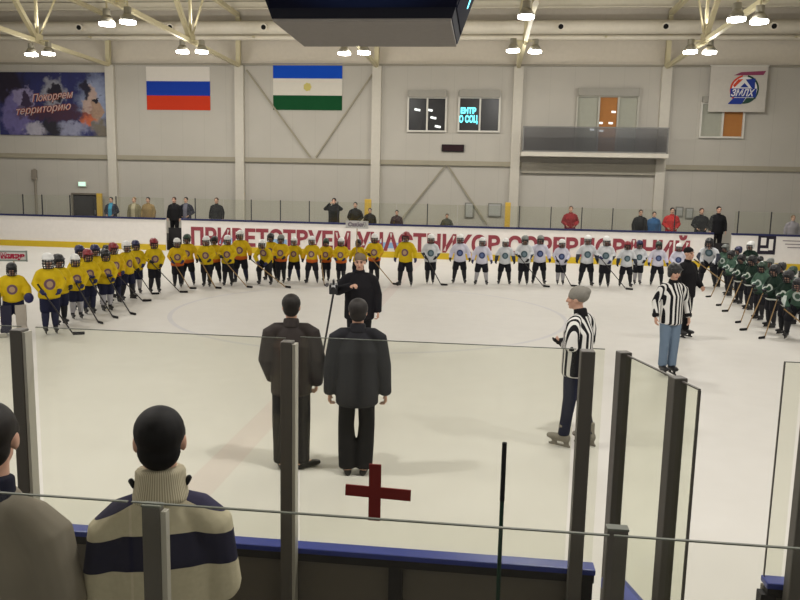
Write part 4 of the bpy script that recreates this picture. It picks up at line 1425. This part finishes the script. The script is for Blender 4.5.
PR2 = pose(elL=(.27, .03, 1.15), wrL=(.285, -.04, .91), elR=(-.27, .03, 1.15), wrR=(-.285, -.04, .91), curl=.6, ankL=(.08, .02, .1), ankR=(-.08, .02, .1), kneL=(.085, -.01, .5), kneR=(-.085, -.01, .5))
cuffs = [('cuff', tube_part([PR2['wr' + q].lerp(PR2['el' + q], .02), PR2['wr' + q].lerp(PR2['el' + q], .2)], [.056, .06], .011, 'cuff', cap=.3), BLACKC, 'black cuff') for q in 'LR']
man(PR2, dict(k=.96, hem=-.13), dict(k=1.0, legs=(.1, .08, .074)), (STRP, CL('jeans_pale', (112, 130, 150)), BLACKC, HAIRS['dark']), (2.99, 12.15, 0), 12, .955,
    'referee in striped shirt, black helmet and pale jeans facing the spectators', hat=('helmet', helmet_mesh(PR2, 1.0, .011), HEL['black'], 'black helmet'), skates=SKT,
    extra=cuffs, names=('striped_shirt', 'jeans'), lift=LIFT)

PCO = pose(elL=(.28, 0, 1.15), wrL=(.22, -.2, .98), elR=(-.28, .02, 1.14), wrR=(-.27, -.06, .9), curl=.8)
man(PCO, dict(k=1.15, hem=-.16), dict(k=1.02), (CL('coach_black', (26, 25, 28)), BLACKC, CL('coach_black', (26, 25, 28)), HAIRS['dark']), (*COACH, 0), 40, .99,
    'man all in black standing just behind the helmeted referee', nv=.016, skates=SKT, lift=LIFT * .9,
    hat=('knit_cap', cap_mesh(PCO, .013), CL('cap_black', (28, 26, 28)), None))

# ------------------------------------------------------------------ the two men standing at the near boards
def sweater_material():
    t = NT('sweater_wool', .9, .1)
    _, x, y, z = t.obj()
    c = t.mix(t.noise(60, 2), (178, 170, 146), (198, 190, 164))
    zz = t.math('ADD', z, t.math('MULTIPLY', t.math('MULTIPLY', x, x), .5))
    band = t.math('MULTIPLY', t.math('GREATER_THAN', zz, 1.247), t.math('LESS_THAN', zz, 1.357))
    z2 = t.math('ADD', z, t.math('MULTIPLY', t.math('ABSOLUTE', x), .45))
    c = t.mix(band, c, (40, 40, 58))
    sh = t.math('MULTIPLY', t.math('GREATER_THAN', z2, 1.490), t.math('GREATER_THAN', t.math('ABSOLUTE', x), .088))
    c = t.mix(sh, c, (62, 60, 80))
    return t.done(c)


def rib_material():
    t = NT('collar_rib_wool', .9, .1)
    _, x, y, z = t.obj()
    an = t.math('ARCTAN2', x, y)
    p = t.math('PINGPONG', t.math('ADD', an, 4.0), .045)
    return t.done(t.mix(t.math('GREATER_THAN', p, .022), (156, 148, 126), (198, 190, 164)))


PM2 = pose(shL=(.165, .015, 1.40), shR=(-.165, .015, 1.40), elL=(.195, .03, 1.13), elR=(-.195, .03, 1.13), wrL=(.17, -.18, 1.0), wrR=(-.17, -.18, 1.0), head=(0, -.01, 1.645))


def toggle(sx):
    tog = bmesh.new()
    tube(tog, [(sx * .088, .02, 1.5), (sx * .096, .02, 1.52)], [.008, .01], n=8)
    return mesh(tog, 'collar_toggle', True)


man(PM2, dict(k=1.04, hem=-.12, arm=(.082, .076, .056), neckr=.08), dict(k=1.0), (sweater_material(), NAVYC, BLACKC, M('hair_black', (14, 12, 12), .7)), (-1.03, 2.26, .45), 199, .945,
    'dark-haired man in beige ribbed-collar sweater with navy band, seen from behind', collar=False, names=('sweater', 'trousers'), nv=.0085,
    extra=[('ribbed_collar', collar_mesh(PM2, .0085, .088, .082, .025), rib_material(), None),
           ('collar_toggle', toggle(1), M('toggle_black', (24, 24, 26), .5), None), ('collar_toggle', toggle(-1), M('toggle_black', (24, 24, 26), .5), None)], hairfull=1.0)
PM1 = pose(shL=(.185, .015, 1.39), shR=(-.185, .015, 1.39), elL=(.235, .03, 1.12), elR=(-.235, .03, 1.12), wrL=(.18, -.17, 1.0), wrR=(-.18, -.17, 1.0), head=(0, -.02, 1.645), hyaw=10)
man(PM1, dict(k=1.0, hem=-.2, arm=(.088, .08, .062), neckr=.085), dict(k=1.0), (CL('coat_olive_brown', (138, 131, 118)), NAVYC, CL('collar_navy', (32, 34, 48)), HAIRS['dark']), (-1.52, 2.1, .45), 186, .962,
    'man in plain brown-grey coat with dark collar, cut off by the picture edge', nv=.0085)
